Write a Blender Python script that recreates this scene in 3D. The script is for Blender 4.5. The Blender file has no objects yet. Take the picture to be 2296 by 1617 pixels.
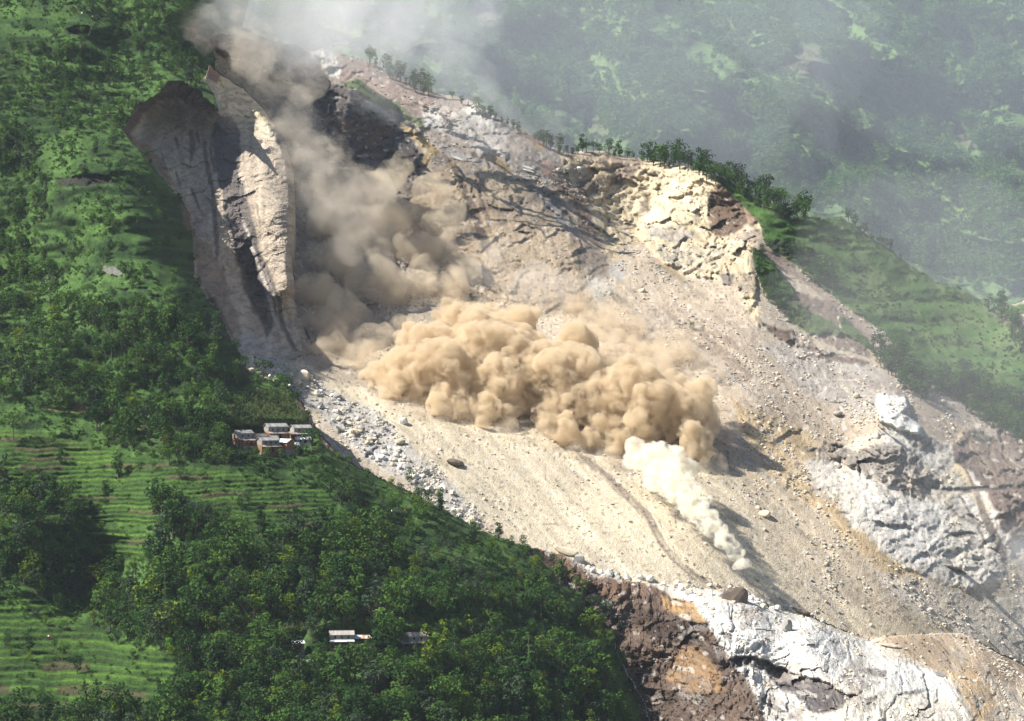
import bpy, bmesh, math, random
import numpy as np
from mathutils import Vector, Matrix

random.seed(7)
RNG = np.random.default_rng(7)
C = bpy.context.scene.collection
SC = bpy.context.scene

# ------------------------------------------------------------------ camera, sky, sun, exposure
cam_d = bpy.data.cameras.new('camera')
cam = bpy.data.objects.new('camera', cam_d)
C.objects.link(cam)
cam.location = (0, 0, 0)
cam.rotation_euler = (math.radians(90), 0, 0)
cam_d.sensor_width = 36.0
cam_d.lens = 18.0 / math.tan(math.radians(10.0))
cam_d.clip_start = 1.0
cam_d.clip_end = 20000.0
SC.camera = cam

SUN = Vector((-0.66, -0.15, 0.735)).normalized()          # direction towards the sun
world = bpy.data.worlds.new('World')
SC.world = world
world.use_nodes = True
wn = world.node_tree
sky = wn.nodes.new('ShaderNodeTexSky')
sky.sky_type = 'NISHITA'
sky.sun_disc = False
sky.sun_elevation = math.asin(SUN.z)
sky.sun_rotation = math.atan2(SUN.x, SUN.y)
sky.altitude = 900
bg = wn.nodes['Background']
bg.inputs['Strength'].default_value = 0.062
wn.links.new(sky.outputs[0], bg.inputs[0])

sd = bpy.data.lights.new('sun', 'SUN')
sd.energy = 5.0
sd.angle = math.radians(0.53)
sd.color = (1.0, 0.95, 0.86)
so = bpy.data.objects.new('sun', sd)
C.objects.link(so)
so.location = (-300, 800, 700)
so.rotation_euler = SUN.to_track_quat('Z', 'Y').to_euler()

SC.view_settings.view_transform = 'Standard'
SC.view_settings.look = 'None'
SC.view_settings.exposure = 1.0
SC.view_settings.gamma = 1.0
SC.view_settings.use_curve_mapping = False
SC.render.engine = 'CYCLES'
cy = SC.cycles
cy.max_bounces = 12
cy.diffuse_bounces = 3
cy.glossy_bounces = 1
cy.transmission_bounces = 2
cy.volume_bounces = 8
cy.transparent_max_bounces = 6
cy.use_denoising = True
cy.denoiser = 'OPENIMAGEDENOISE'
cy.volume_step_rate = 1.0
cy.volume_max_steps = 256
cy.sample_clamp_indirect = 8.0

# ------------------------------------------------------------------ helpers
F = 1148.0 / math.tan(math.radians(10.0))                # focal length on a picture 2296 wide
UC, VC = 1148.0, 808.5

def zA(p): return [(1195.5 + x * .2801, 302.0 + y * .2801) for x, y in p]
def zB(p): return [(692.0 + x * .2801, 94.4 + y * .2801) for x, y in p]
def zC(p): return [(516.0 + x * .2607, 774.0 + y * .2607) for x, y in p]
def zD(p): return [(1761.8 + x * .3113, 818.0 + y * .3113) for x, y in p]
def zE(p): return [(1529.0 + x * .3346, 1076.0 + y * .3346) for x, y in p]   # bottom right sheet
def zF(p): return [(x * .3346, y * .3346) for x, y in p]                      # top left sheet
def zG(p): return [(x * .3346, 535.0 + y * .3346) for x, y in p]              # middle left sheet
def zH(p): return [(1529.0 + x * .3346, 535.0 + y * .3346) for x, y in p]     # middle right sheet
def zI(p): return [(1529.0 + x * .3346, y * .3346) for x, y in p]             # top right sheet
def zJ(p): return [(768.0 + x * .3346, 1076.0 + y * .3346) for x, y in p]     # bottom middle sheet
def zK(p): return [(x * .3346, 1076.0 + y * .3346) for x, y in p]             # bottom left sheet

def link(name, me, mats=(), parent=None):
    o = bpy.data.objects.new(name, me)
    C.objects.link(o)
    for m in mats:
        if m.name not in [x.name for x in me.materials if x]:
            me.materials.append(m)
    if parent:
        o.parent = parent
    return o

def tag(o, label=None, cat=None, group=None, kind=None):
    if label: o['label'] = label
    if cat: o['category'] = cat
    if group: o['group'] = group
    if kind: o['kind'] = kind
    return o

def empty(name, loc, rz=0.0, s=1.0):
    o = bpy.data.objects.new(name, None)
    C.objects.link(o)
    o.location = loc
    o.rotation_euler = (0, 0, rz)
    o.scale = (s, s, s)
    o.empty_display_size = 1
    return o

def np_mesh(name, V, Q, smooth=True):
    me = bpy.data.meshes.new(name)
    V = np.asarray(V, dtype=np.float32)
    Q = np.asarray(Q, dtype=np.int32)
    k = Q.shape[1]
    me.vertices.add(len(V)); me.vertices.foreach_set('co', V.ravel())
    me.loops.add(Q.size); me.loops.foreach_set('vertex_index', Q.ravel())
    me.polygons.add(len(Q))
    me.polygons.foreach_set('loop_start', np.arange(0, Q.size, k, dtype=np.int32))
    me.update(calc_edges=True)
    me.polygons.foreach_set('use_smooth', np.full(len(Q), smooth))
    return me

def hash2(ix, iy, seed):
    h = (ix.astype(np.int64) * 374761393 + iy.astype(np.int64) * 668265263 + seed * 1442695041) & 0xFFFFFFFF
    h = ((h ^ (h >> 13)) * 1274126177) & 0xFFFFFFFF
    h = h ^ (h >> 16)
    return h

_GA = np.linspace(0, 2 * math.pi, 64, endpoint=False)
_GX, _GY = np.cos(_GA).astype(np.float32), np.sin(_GA).astype(np.float32)

def perlin(x, y, seed=0):
    ix = np.floor(x); iy = np.floor(y)
    fx = (x - ix).astype(np.float32); fy = (y - iy).astype(np.float32)
    ix = ix.astype(np.int64); iy = iy.astype(np.int64)
    ux = fx * fx * fx * (fx * (fx * 6 - 15) + 10); uy = fy * fy * fy * (fy * (fy * 6 - 15) + 10)
    def g(dx, dy):
        h = hash2(ix + dx, iy + dy, seed) & 63
        return _GX[h] * (fx - dx) + _GY[h] * (fy - dy)
    a = g(0, 0); b = g(1, 0); c = g(0, 1); d = g(1, 1)
    return ((a + (b - a) * ux) * (1 - uy) + (c + (d - c) * ux) * uy) * 1.5

def fbm(x, y, scale, octv=4, seed=0, gain=.5, ridged=False):
    x = x / scale; y = y / scale
    s = np.zeros(x.shape, np.float32); a = 1.0; t = 0
    for i in range(octv):
        n = perlin(x, y, seed + i * 17)
        s += a * ((1 - 2 * np.abs(n)) if ridged else n)
        t += a; a *= gain
        x = x * 2.03 + 13.7; y = y * 2.03 + 7.3
    return s / t

def worley(x, y, seed=0):
    """cell noise: a random number per nearest cell, and how far the cell edge is"""
    ix = np.floor(x).astype(np.int64); iy = np.floor(y).astype(np.int64)
    d1 = np.full(x.shape, 9.0, np.float32); d2 = np.full(x.shape, 9.0, np.float32); cid = np.zeros(x.shape, np.float32)
    gx_ = np.zeros(x.shape, np.float32)
    for a_ in (-1, 0, 1):
        for b_2 in (-1, 0, 1):
            h = hash2(ix + a_, iy + b_2, seed)
            px = ix + a_ + (h & 255) / 255.0; py = iy + b_2 + ((h >> 8) & 255) / 255.0
            d = ((x - px) ** 2 + (y - py) ** 2).astype(np.float32)
            r = ((h >> 16) & 255).astype(np.float32) / 255.0
            t = (((h >> 20) & 255).astype(np.float32) / 127.5 - 1) * (x - px).astype(np.float32) + (((h >> 11) & 255).astype(np.float32) / 127.5 - 1) * (y - py).astype(np.float32)
            m = d < d1
            d2 = np.where(m, d1, np.minimum(d2, d)); cid = np.where(m, r, cid); gx_ = np.where(m, t, gx_); d1 = np.where(m, d, d1)
    return cid, np.sqrt(d2) - np.sqrt(d1), gx_

def sstep(a, b, x):
    t = np.clip((x - a) / (b - a), 0, 1)
    return t * t * (3 - 2 * t)

# ------------------------------------------------------------------ terrain: a net of points over the whole valley side
STEP = 2.6
U0 = -345.0
U1 = np.arange(U0, 2640, STEP, dtype=np.float32)
V1 = np.arange(-140, 1760, STEP, dtype=np.float32)
U, V = np.meshgrid(U1, V1)
NV, NU = U.shape
S_ = (VC - V) / F
R_ = (U - UC) / F

def inside_sd(poly, x, y):
    """signed distance to a polygon, positive inside"""
    P = np.array(poly, dtype=np.float32)
    d = np.full(x.shape, 1e9, np.float32)
    ins = np.zeros(x.shape, bool)
    n = len(P)
    for i in range(n):
        ax, ay = P[i]; bx, by = P[(i + 1) % n]
        ex, ey = bx - ax, by - ay
        wx, wy = x - ax, y - ay
        t = np.clip((wx * ex + wy * ey) / (ex * ex + ey * ey + 1e-9), 0, 1)
        d = np.minimum(d, (wx - ex * t) ** 2 + (wy - ey * t) ** 2)
        cond = ((ay > y) != (by > y))
        if abs(by - ay) > 1e-9:
            ins ^= cond & (x < (bx - ax) * (y - ay) / (by - ay) + ax)
    d = np.sqrt(d)
    return np.where(ins, d, -d)

WU = fbm(U, V, 60, 4, 91); WV = fbm(U, V, 60, 4, 92)      # bends outlines
WU2 = fbm(U, V, 18, 3, 93); WV2 = fbm(U, V, 18, 3, 94)

def window(pts, pad):
    a = np.array(pts)
    u0, v0 = a.min(0) - pad; u1, v1 = a.max(0) + pad
    i0 = int(np.clip(np.searchsorted(V1, v0), 0, NV)); i1 = int(np.clip(np.searchsorted(V1, v1), 0, NV))
    j0 = int(np.clip(np.searchsorted(U1, u0), 0, NU)); j1 = int(np.clip(np.searchsorted(U1, u1), 0, NU))
    return slice(i0, i1), slice(j0, j1)

def area(poly, feather=8, warp=10):
    """0..1 mask of a polygon with a soft, uneven outline; returns (window, mask)"""
    w = window(poly, feather + warp * 2 + 6)
    x = U[w] + WU[w] * warp + WU2[w] * warp * .5; y = V[w] + WV[w] * warp + WV2[w] * warp * .5
    sdv = inside_sd(poly, x, y)
    return w, sstep(-feather * .5, feather * .5, sdv)

def stroke(pts, width, feather=4, warp=6):
    """mask of a polyline; width may be a list"""
    ws = width if isinstance(width, (list, tuple)) else [width] * len(pts)
    w = window(pts, max(ws) + feather + warp * 2 + 6)
    x = U[w] + WU[w] * warp + WU2[w] * warp * .5; y = V[w] + WV[w] * warp + WV2[w] * warp * .5
    m = np.full(x.shape, -1e9, np.float32)
    for i in range(len(pts) - 1):
        ax, ay = pts[i]; bx, by = pts[i + 1]
        ex, ey = bx - ax, by - ay
        t = np.clip(((x - ax) * ex + (y - ay) * ey) / (ex * ex + ey * ey + 1e-9), 0, 1)
        d = np.sqrt((x - ax - ex * t) ** 2 + (y - ay - ey * t) ** 2)
        m = np.maximum(m, (ws[i] + (ws[i + 1] - ws[i]) * t) * .5 - d)
    return w, sstep(-feather * .5, feather * .5, m)

def rbf(ctrl, c=30.0):
    P = np.array(ctrl, dtype=np.float64)
    xy = P[:, :2] / 100.0; z = P[:, 2]
    cc = (c / 100.0) ** 2
    n = len(P)
    A = np.sqrt(((xy[:, None] - xy[None]) ** 2).sum(-1) + cc)
    M = np.zeros((n + 3, n + 3)); M[:n, :n] = A - np.eye(n) * 0.02
    M[:n, n] = 1; M[:n, n + 1:] = xy; M[n, :n] = 1; M[n + 1:, :n] = xy.T
    k = np.linalg.solve(M, np.concatenate([z, np.zeros(3)]))
    x = U / 100.0; y = V / 100.0
    o = (k[n] + k[n + 1] * x + k[n + 2] * y).astype(np.float32)
    for i in range(n):
        o += (k[i] * np.sqrt((x - xy[i, 0]) ** 2 + (y - xy[i, 1]) ** 2 + cc)).astype(np.float32)
    return o

B0 = 1250 * .78 / (.78 - S_)                               # the mean valley side, 38 degrees steep

NEAR, CLIFF, SLIDE, BLUFF, FAR, SPUR = 0, 1, 2, 3, 4, 5

poly_left = ([(-400, -400), (572, -400), (556, -60), (540, 20), (530, 70)] +
    zF([(1420, 250), (1400, 300), (1440, 400), (1410, 440), (1480, 500), (1640, 600), (1760, 720), (1850, 850), (1920, 980), (1965, 1130), (1978, 1280), (1972, 1617)]) +
    [(654, 585), (662, 645), (659, 669), (670, 710), (690, 750), (700, 790), (660, 806), (600, 802), (545, 800), (535, 806), (562, 836), (610, 842), (646, 856), (666, 890), (703, 947), (723, 980), (766, 1030), (902, 1096), (1002, 1146),
     (1069, 1186), (1120, 1206), (1166, 1220), (1213, 1233), (1190, 1240), (1246, 1277), (1262, 1310), (1310, 1330), (1312, 1360), (1340, 1385), (1380, 1437), (1404, 1511), (1444, 1617), (1480, 1900), (-400, 1900)])
poly_cliff = zF([(820, 872), (930, 700), (1060, 640), (1130, 545), (1230, 555), (1340, 620), (1465, 745), (1440, 640), (1370, 540), (1400, 440), (1480, 500), (1640, 600), (1760, 720), (1850, 850), (1920, 980), (1965, 1130), (1978, 1280), (1972, 1617)]) + \
    [(654, 585), (662, 645), (659, 669), (670, 710), (690, 750), (700, 790), (660, 806), (600, 802), (545, 800), (522, 768), (502, 722), (468, 676), (436, 620), (434, 540), (426, 480), (412, 452), (385, 425), (348, 378), (311, 338)]
poly_slide = [(400, 20), (520, 50), (600, 86), (676, 104), (690, 116), (728, 106), (770, 122), (835, 140), (902, 177), (942, 200), (1029, 217), (1069, 231), (1103, 254), (1180, 294), (1236, 328), (1263, 338), (1350, 336), (1387, 348),
    (1464, 358), (1536, 371), (1572, 381), (1620, 396), (1660, 415), (1695, 438), (1735, 463), (1777, 485), (1800, 483), (1880, 485), (1931, 509), (1967, 541), (1997, 558), (2024, 582), (2098, 632), (2165, 649), (2200, 674), (2236, 702), (2250, 688), (2296, 672), (2950, 560), (2950, 1900), (430, 1900)]
poly_bluff = [(1166, 1222), (1213, 1233), (1238, 1243), (1258, 1240), (1297, 1263), (1370, 1293), (1437, 1307), (1529, 1314), (1600, 1325), (1690, 1332), (1720, 1362), (1780, 1377), (1823, 1384), (1864, 1404), (1947, 1430), (2030, 1426), (2110, 1420),
    (2165, 1422), (2232, 1462), (2296, 1491), (2950, 1720), (2950, 1900), (1300, 1900)]

wu = U + WU2 * 4; wv = V + WV2 * 4
reg = np.full(U.shape, FAR, np.int8)
sd_slide = inside_sd(poly_slide, wu, wv); reg[sd_slide > 0] = SLIDE
sd_bluff = inside_sd(poly_bluff, wu, wv); reg[sd_bluff > 0] = BLUFF
sd_left = inside_sd(poly_left, wu, wv); reg[sd_left > 0] = NEAR
sd_cliff = inside_sd(poly_cliff, wu, wv); reg[sd_cliff > 0] = CLIFF

ctrl_near = [(-150, -150, 70), (0, 0, 40), (200, 60, 15), (265, 90, 34), (300, 190, 26), (400, 30, 14), (440, 0, 50), (445, -120, 50), (540, 0, 84), (550, -140, 84), (525, 70, 92), (380, 178, 20), (490, 240, 32), (470, 100, 74),
    (-150, 300, 10), (0, 300, 4), (150, 200, 22), (274, 291, 12), (150, 400, -26), (330, 470, -14), (345, 545, -8), (420, 637, 2), (495, 756, 8), (535, 806, 14), (340, 375, 0),
    (400, 440, 46), (430, 480, 58), (435, 540, 62), (435, 620, 62), (468, 675, 52), (502, 722, 56), (522, 766, 60),
    (0, 450, 22), (60, 390, 18), (0, 600, 28), (105, 600, 26), (60, 750, 2), (250, 640, -22), (400, 850, -8), (0, 900, -10), (560, 850, 12), (690, 930, 17), (600, 915, 4), (250, 900, -4),
    (0, 1050, -22), (350, 1050, -26), (700, 1050, 0), (900, 1100, 22), (1070, 1190, 44), (1213, 1240, 62), (560, 1130, -20), (330, 1130, -26),
    (0, 1300, -6), (100, 1200, -16), (225, 1270, 18), (245, 1350, 14), (330, 1250, -18), (330, 1340, -14), (700, 1300, -18), (1000, 1300, 4), (1250, 1300, 52), (1330, 1400, 72), (1120, 1420, 22),
    (0, 1617, -34), (300, 1500, -22), (600, 1617, -32), (1000, 1560, -16), (1200, 1600, 14), (1300, 1540, 46), (1444, 1617, 78), (700, 1800, -44), (-150, 1200, -6), (-150, 1700, -40)]
ctrl_cliff = [(280, 292, 30), (378, 190, 30), (445, 215, 44), (490, 250, 60), (330, 330, 62), (300, 300, 50), (380, 240, 66), (450, 290, 80), (385, 350, 72), (430, 450, 86), (480, 540, 90), (520, 700, 92), (538, 795, 88),
    (500, 350, 83), (540, 500, 92), (575, 620, 118), (610, 700, 124), (640, 770, 132), (560, 300, 86), (600, 380, 76), (622, 470, 72), (652, 440, 86), (646, 600, 94), (660, 700, 134), (474, 145, 44), (510, 190, 70), (550, 212, 88), (615, 290, 80), (655, 380, 88), (640, 640, 98), (700, 790, 150), (600, 800, 112), (560, 560, 104), (600, 560, 92)]
ctrl_slide = [(440, 0, 72), (445, -150, 84), (560, -60, 90), (540, 20, 88), (640, 0, 118), (720, -120, 125), (480, 70, 112), (520, 90, 118), (590, 110, 165), (560, 220, 215), (640, 350, 205), (690, 500, 198), (720, 640, 182), (700, 760, 158), (600, 805, 112), (540, 806, 92), (660, 830, 112), (730, 110, 240), (800, 150, 250), (850, 300, 224), (740, 300, 218), (900, 400, 220), (960, 330, 222), (1000, 220, 246), (1200, 320, 232), (1100, 300, 226), (1100, 480, 212),
    (1290, 345, 248), (1350, 420, 262), (1400, 500, 268), (1480, 400, 262), (1560, 400, 240), (1600, 460, 246), (1620, 400, 226), (1650, 480, 238), (1700, 470, 230), (1500, 520, 238), (1600, 600, 216), (1440, 560, 226), (1690, 560, 206), (1700, 700, 190), (1720, 640, 206), (1735, 463, 226), (1777, 485, 232), (1740, 560, 222), (1900, 490, 262), (1850, 580, 246), (2000, 560, 272), (2200, 670, 286), (2296, 690, 226), (2260, 760, 240), (2100, 800, 238), (1900, 700, 226), (1800, 740, 204),
    (2296, 950, 212), (2200, 950, 212), (1280, 560, 198), (1200, 700, 184), (1050, 640, 190), (1000, 800, 164), (800, 850, 136), (700, 900, 100), (900, 960, 108), (1000, 1110, 84), (1100, 960, 128), (1200, 1210, 92), (1300, 1100, 120), (1500, 1000, 142), (1600, 1200, 122), (1500, 1300, 104), (1800, 1200, 146), (1900, 1000, 172), (1990, 900, 176), (1990, 960, 160), (2050, 1000, 166), (1950, 1120, 156), (2100, 1150, 168), (2296, 1100, 176), (2296, 1250, 186), (2200, 1350, 186), (2000, 1380, 160), (1700, 1330, 126), (1300, 1260, 92), (2296, 1480, 206),
    (1700, 900, 158), (1750, 1000, 160), (2600, 1000, 220), (2600, 1700, 260), (1400, 1600, 120)]
ctrl_bluff = [(1190, 1240, 66), (1240, 1248, 74), (1300, 1360, 78), (1380, 1440, 86), (1444, 1617, 84), (1400, 1330, 76), (1437, 1310, 88), (1530, 1320, 84), (1480, 1420, 66), (1540, 1480, 62), (1600, 1370, 50), (1600, 1500, 36), (1690, 1335, 78), (1700, 1420, 42), (1800, 1430, 46), (1780, 1380, 88), (1900, 1420, 96), (1830, 1500, 26), (1750, 1510, 48), (1700, 1560, 22), (1900, 1550, 14), (1950, 1440, 100), (2000, 1500, 56), (2110, 1424, 142), (2170, 1430, 140), (2296, 1495, 140), (2200, 1500, 96), (2296, 1617, 60), (2150, 1580, 36), (1700, 1720, 8), (2400, 1700, 40), (1500, 1700, 60)]
ctrl_far = [(0, -100, 0), (600, -100, 0), (1100, 0, 30), (1500, -50, 60), (2296, -100, 160), (1100, 200, -30), (1500, 250, 0), (1800, 260, -130), (1850, 300, -60), (1930, 330, 40), (1700, 330, 40), (2000, 380, 0), (2296, 300, 60), (2050, 150, 20), (2150, 230, 110), (2296, 160, 60), (2296, 550, -60), (2100, 520, 20), (1950, 450, -40), (1300, 340, -20), (1000, 200, -40)]

O_near = rbf(ctrl_near); O_cliff = rbf(ctrl_cliff, 20); O_slide = rbf(ctrl_slide); O_bluff = rbf(ctrl_bluff, 20)
BF = 2650 * .72 / (.72 - S_) + rbf(ctrl_far, 40)
BASE = np.where(reg == FAR, BF, B0)
OFF = np.zeros(U.shape, np.float32)
OFF[reg == NEAR] = O_near[reg == NEAR]
OFF[reg == CLIFF] = O_cliff[reg == CLIFF]
OFF[reg == SLIDE] = O_slide[reg == SLIDE]
OFF[reg == BLUFF] = O_bluff[reg == BLUFF]
# rounded shoulders where the near land drops out of sight
m = reg == NEAR
edge = np.where((V > 800), np.clip(1 - sd_left / 34.0, 0, 1), 0)
OFF[m] += (edge[m] ** 2) * 12
m = reg == CLIFF
edge = np.where((U > 500) & (V < 760), np.clip(1 - sd_left / 17.0, 0, 1), 0)
OFF[m] += (edge[m] ** 2) * 22
m = reg == SLIDE
edge = np.clip(1 - sd_slide / 22.0, 0, 1)
OFF[m] += (edge[m] ** 2) * 14
m = reg == BLUFF
edge = np.clip(1 - sd_bluff / 24.0, 0, 1)
OFF[m] += (edge[m] ** 2) * 10
D = BASE + OFF

# metres across the valley side, for noise that is the same size everywhere
X0 = R_ * D; Z0 = S_ * D
isN, isC, isS, isB, isF = (reg == NEAR), (reg == CLIFF), (reg == SLIDE), (reg == BLUFF), (reg == FAR)
# ------------------------------------------------------------------ what the ground is made of (base colours) and how rough it is
GRASS_C = np.array([.034, .078, .016]); GRASS_L = np.array([.066, .128, .030]); GRASS_D = np.array([.016, .036, .011])
SAND = (.53, .46, .345); SANDL = (.53, .45, .31); SCREE = (.36, .295, .215); DUN = (.27, .215, .16); BROWN = (.16, .105, .072); DBROWN = (.085, .052, .036)
PALE = (.43, .40, .36); GREY = (.30, .28, .265); WHITE = (.66, .64, .60); CREAM = (.60, .49, .33); OCHRE = (.40, .28, .13); DARK = (.088, .078, .075); SLATE = (.11, .10, .105); ORANGE = (.36, .19, .08)

ALB = np.zeros(U.shape + (3,), np.float32)
ROCK = np.zeros(U.shape, np.float32)     # relief of broken rock, metres
GRS = np.zeros(U.shape, np.float32)      # 1 where grass grows
RUB = np.zeros(U.shape, np.float32)      # loose stones, metres
DZ = np.zeros(U.shape, np.float32)       # extra depth, metres

nb = fbm(X0, Z0, 70, 4, 1); nm = fbm(X0, Z0, 22, 4, 2); nf = fbm(X0, Z0, 6, 3, 3); nff = fbm(X0, Z0, 2.2, 2, 4)
across = (X0 * .72 + Z0 * .69); along = (X0 * .69 - Z0 * .72)
stk = fbm(across, along * .10, 5.0, 4, 5)                  # streaks down the slide's fall line
stk2 = fbm(across, along * .10, 16.0, 3, 6)
vst = fbm(X0 + Z0 * .12, Z0 * .12, 4.0, 4, 8)              # streaks down the cliff
bwx = X0 + 7 * nm + 2.5 * nf; bwz = Z0 + 6 * fbm(X0, Z0, 25, 3, 77) + 2 * fbm(X0, Z0, 7, 3, 78)
bed_a = bwx * .95 + bwz * .30; bed_b = bwz * .95 - bwx * .30                  # along and across the rock beds
rid = fbm(bed_a * .42, bed_b, 9, 5, 9, .55, True)
rid2 = fbm(bed_a * .6, bed_b * 1.1, 4, 4, 10, .55, True)
blk_id, blk_e, blk_t = worley(bed_a / 15.0, bed_b / 8.0, 61)
bk2_id, bk2_e, bk2_t = worley(bed_a / 5.2, bed_b / 3.2, 62)

def paint(mask, colour, k=1.0, only=None, rock=None, grass=None, rub=None, dz=None, mod=None):
    w, m = mask
    m = m * k
    if only is not None: m = m * np.isin(reg[w], only)
    if mod is not None: m = m * mod[w]
    if colour is not None:
        ALB[w] += (np.array(colour, np.float32) - ALB[w]) * m[..., None]
    if rock is not None: ROCK[w] += (rock - ROCK[w]) * m
    if grass is not None: GRS[w] += (grass - GRS[w]) * m
    elif colour is not None: GRS[w] *= (1 - m)
    if rub is not None: RUB[w] += (rub - RUB[w]) * m
    if dz is not None: DZ[w] += dz * m

def thr(n, a, b): return sstep(a, b, n)
FULL = (slice(0, NV), slice(0, NU))
def everywhere(rs): return FULL, np.isin(reg, rs).astype(np.float32)

# grass everywhere on the near hill and the far hill to begin with
mixg = thr(nm + .5 * nb + .3 * nf, -.35, .35)[..., None]
gcol = GRASS_D + (GRASS_L - GRASS_D) * mixg
gcol = gcol * (1 + .5 * nff[..., None])
for rs in ([NEAR], [FAR]):
    w = np.isin(reg, rs)
    ALB[w] = gcol[w]; GRS[w] = 1
mixf = (thr(nb + .4 * nm, -.4, .5))[isF][:, None]; ALB[isF] = np.array([.055, .105, .03]) + (np.array([.125, .19, .06]) - np.array([.055, .105, .03])) * mixf
w = isF; ALB[w] = (ALB[w] * 1.15 + np.array([.006, .008, .004]))
# ---- slide: tan debris to begin with
ALB[isS] = (.42, .355, .275); RUB[isS] = .35
ALB[isC] = (.43, .36, .285); ROCK[isC] = 1.0
ALB[isB] = (.50, .45, .38); ROCK[isB] = 2.2; RUB[isB] = .3

S = [SLIDE]
# upper slide
paint(area([(480, -80), (700, 110), (740, 100), (1300, 330), (1420, 470), (1330, 640), (1000, 640), (640, 780), (560, 300)], 30), (.285, .242, .205), only=S, rock=1.3, rub=.3)
paint(area([(700, 80), (760, 110), (900, 176), (1000, 215), (960, 270), (860, 240), (760, 190)], 14), (.23, .175, .15), only=S, rub=.7)
paint(area(zB([(90, 60), (180, 60), (260, 220), (240, 290), (150, 260), (110, 170)]), 6), (.58, .55, .49), only=S, rock=2.0)
paint(area(zB([(250, 330), (420, 290), (560, 420), (680, 500), (600, 540), (420, 420)]), 8, 14), GRASS_C, .8, only=S, grass=1)
paint(area(zB([(560, 400), (700, 480), (960, 690), (900, 700), (760, 600)]), 8, 14), (.05, .09, .03), .6, only=S, grass=1)
paint(area(zB([(900, 540), (1060, 480), (1180, 560), (1440, 500), (1640, 640), (1560, 900), (1700, 1030), (1500, 1000), (1200, 760), (1000, 700)]), 20, 16), (.42, .385, .35), only=S, rock=2.4)
paint(area(zB([(1260, 520), (1400, 470), (1500, 640), (1400, 660), (1280, 620)]), 10), (.52, .49, .46), only=S, rock=3)
paint(area(zB([(900, 560), (1010, 540), (1050, 650), (930, 690)]), 8), (.5, .47, .44), only=S, rock=3)
paint(area(zB([(1480, 640), (1560, 640), (1600, 680), (1490, 690)]), 5, 4), SLATE, .8, only=S)
paint(area(zB([(1640, 640), (1900, 810), (1880, 880), (1700, 760)]), 16), (.36, .25, .17), only=S)
paint(area(zB([(1800, 800), (1880, 850), (1860, 890), (1800, 860)]), 6), (.5, .31, .17), .8, only=S)
paint(area(zB([(1840, 930), (1930, 960), (1960, 1080), (1880, 1080)]), 10), (.30, .17, .12), .9, only=S)
paint(stroke(zB([(480, 480), (800, 690), (1150, 880), (1450, 1020), (1800, 1110), (2000, 1150)]), [10, 14, 18, 20, 24, 14], 8), (.40, .37, .345), .8, only=S, rub=.9)
paint(area(zB([(1360, 900), (1480, 860), (1660, 1040), (1560, 1040), (1400, 960)]), 10), (.29, .22, .14), only=S, rub=.1, rock=.6)
paint(area(zB([(1020, 560), (1080, 570), (1140, 640), (1100, 640)]), 4, 4), (.10, .075, .065), .9, only=S)
paint(area(zB([(1285, 875), (1340, 880), (1370, 935), (1310, 915)]), 4, 4), (.08, .07, .065), .9, only=S)
paint(area([(380, -250), (800, -250), (740, -20), (690, 40), (672, 105), (600, 92), (512, 74), (450, 62), (410, 66)], 8, 8), GRASS_C, only=S, grass=1, rock=.3, rub=0)
paint(area([(400, 60), (450, 60), (512, 72), (600, 92), (560, 130), (500, 130), (450, 92)], 8, 6), (.17, .095, .065), .95, only=S, rock=1.2)
# the dark wet wall left of the ridge, with the cliff's cast shadow painted in
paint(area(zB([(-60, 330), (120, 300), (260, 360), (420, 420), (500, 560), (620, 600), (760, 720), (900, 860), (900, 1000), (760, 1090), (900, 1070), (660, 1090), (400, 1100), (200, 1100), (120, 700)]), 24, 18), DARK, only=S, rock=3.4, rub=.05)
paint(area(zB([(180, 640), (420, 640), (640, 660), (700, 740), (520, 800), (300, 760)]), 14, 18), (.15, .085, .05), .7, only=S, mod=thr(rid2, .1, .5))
paint(area(zB([(420, 480), (560, 550), (620, 620), (480, 630), (380, 590)]), 12), (.27, .235, .19), .9, only=S)
paint(area(zB([(600, 570), (880, 720), (1060, 860), (1000, 900), (940, 1000), (900, 1000), (930, 880), (760, 700)]), 12, 12), (.36, .265, .135), only=S, rock=1.5)
paint(area(zB([(700, 900), (920, 900), (900, 1080), (760, 1080)]), 12, 10), (.075, .062, .055), .9, only=S, rock=2.5)  # the cliff's shadow down to its edge, put into the colour
# tan rock face
paint(area([(920, 420), (1010, 360), (1180, 400), (1290, 440), (1340, 520), (1370, 620), (1300, 700), (1000, 700), (900, 560)], 20, 16), (.375, .295, .21), only=S, rock=1.8, rub=.15)
paint(area(zB([(1420, 1040), (1560, 1040), (1700, 1110), (1740, 1260), (1640, 1240), (1440, 1240)]), 14), (.44, .36, .25), .8, only=S)
paint(area(zB([(1180, 1000), (1340, 1010), (1340, 1070), (1220, 1090)]), 10), (.2, .185, .18), .7, only=S)
paint(area(zB([(1640, 1220), (1740, 1240), (1700, 1290), (1650, 1260)]), 5, 3), (.10, .08, .07), .9, only=S, dz=-2)
paint(stroke(zB([(1440, 1300), (1540, 1345), (1640, 1350)]), [3, 7, 3], 3, 3), (.05, .045, .045), 1, only=S, dz=3)
paint(stroke(zB([(1680, 1520), (1740, 1535), (1780, 1520)]), [3, 6, 2], 3, 3), (.05, .045, .045), 1, only=S, dz=3)
paint(stroke(zB([(1780, 1480), (1880, 1490), (1900, 1560)]), [5, 9, 3], 4, 5), (.09, .08, .075), .9, only=S, dz=2)
paint(area(zB([(1760, 1140), (1960, 1200), (2080, 1330), (2200, 1500), (2180, 1540), (2000, 1400), (1820, 1280)]), 12, 14), (.145, .135, .135), .85, only=S, rock=3)
paint(area(zB([(1900, 1260), (2060, 1400), (2180, 1560), (2100, 1560), (1950, 1380)]), 10, 12), (.36, .34, .32), .8, only=S, rock=2)
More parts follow.
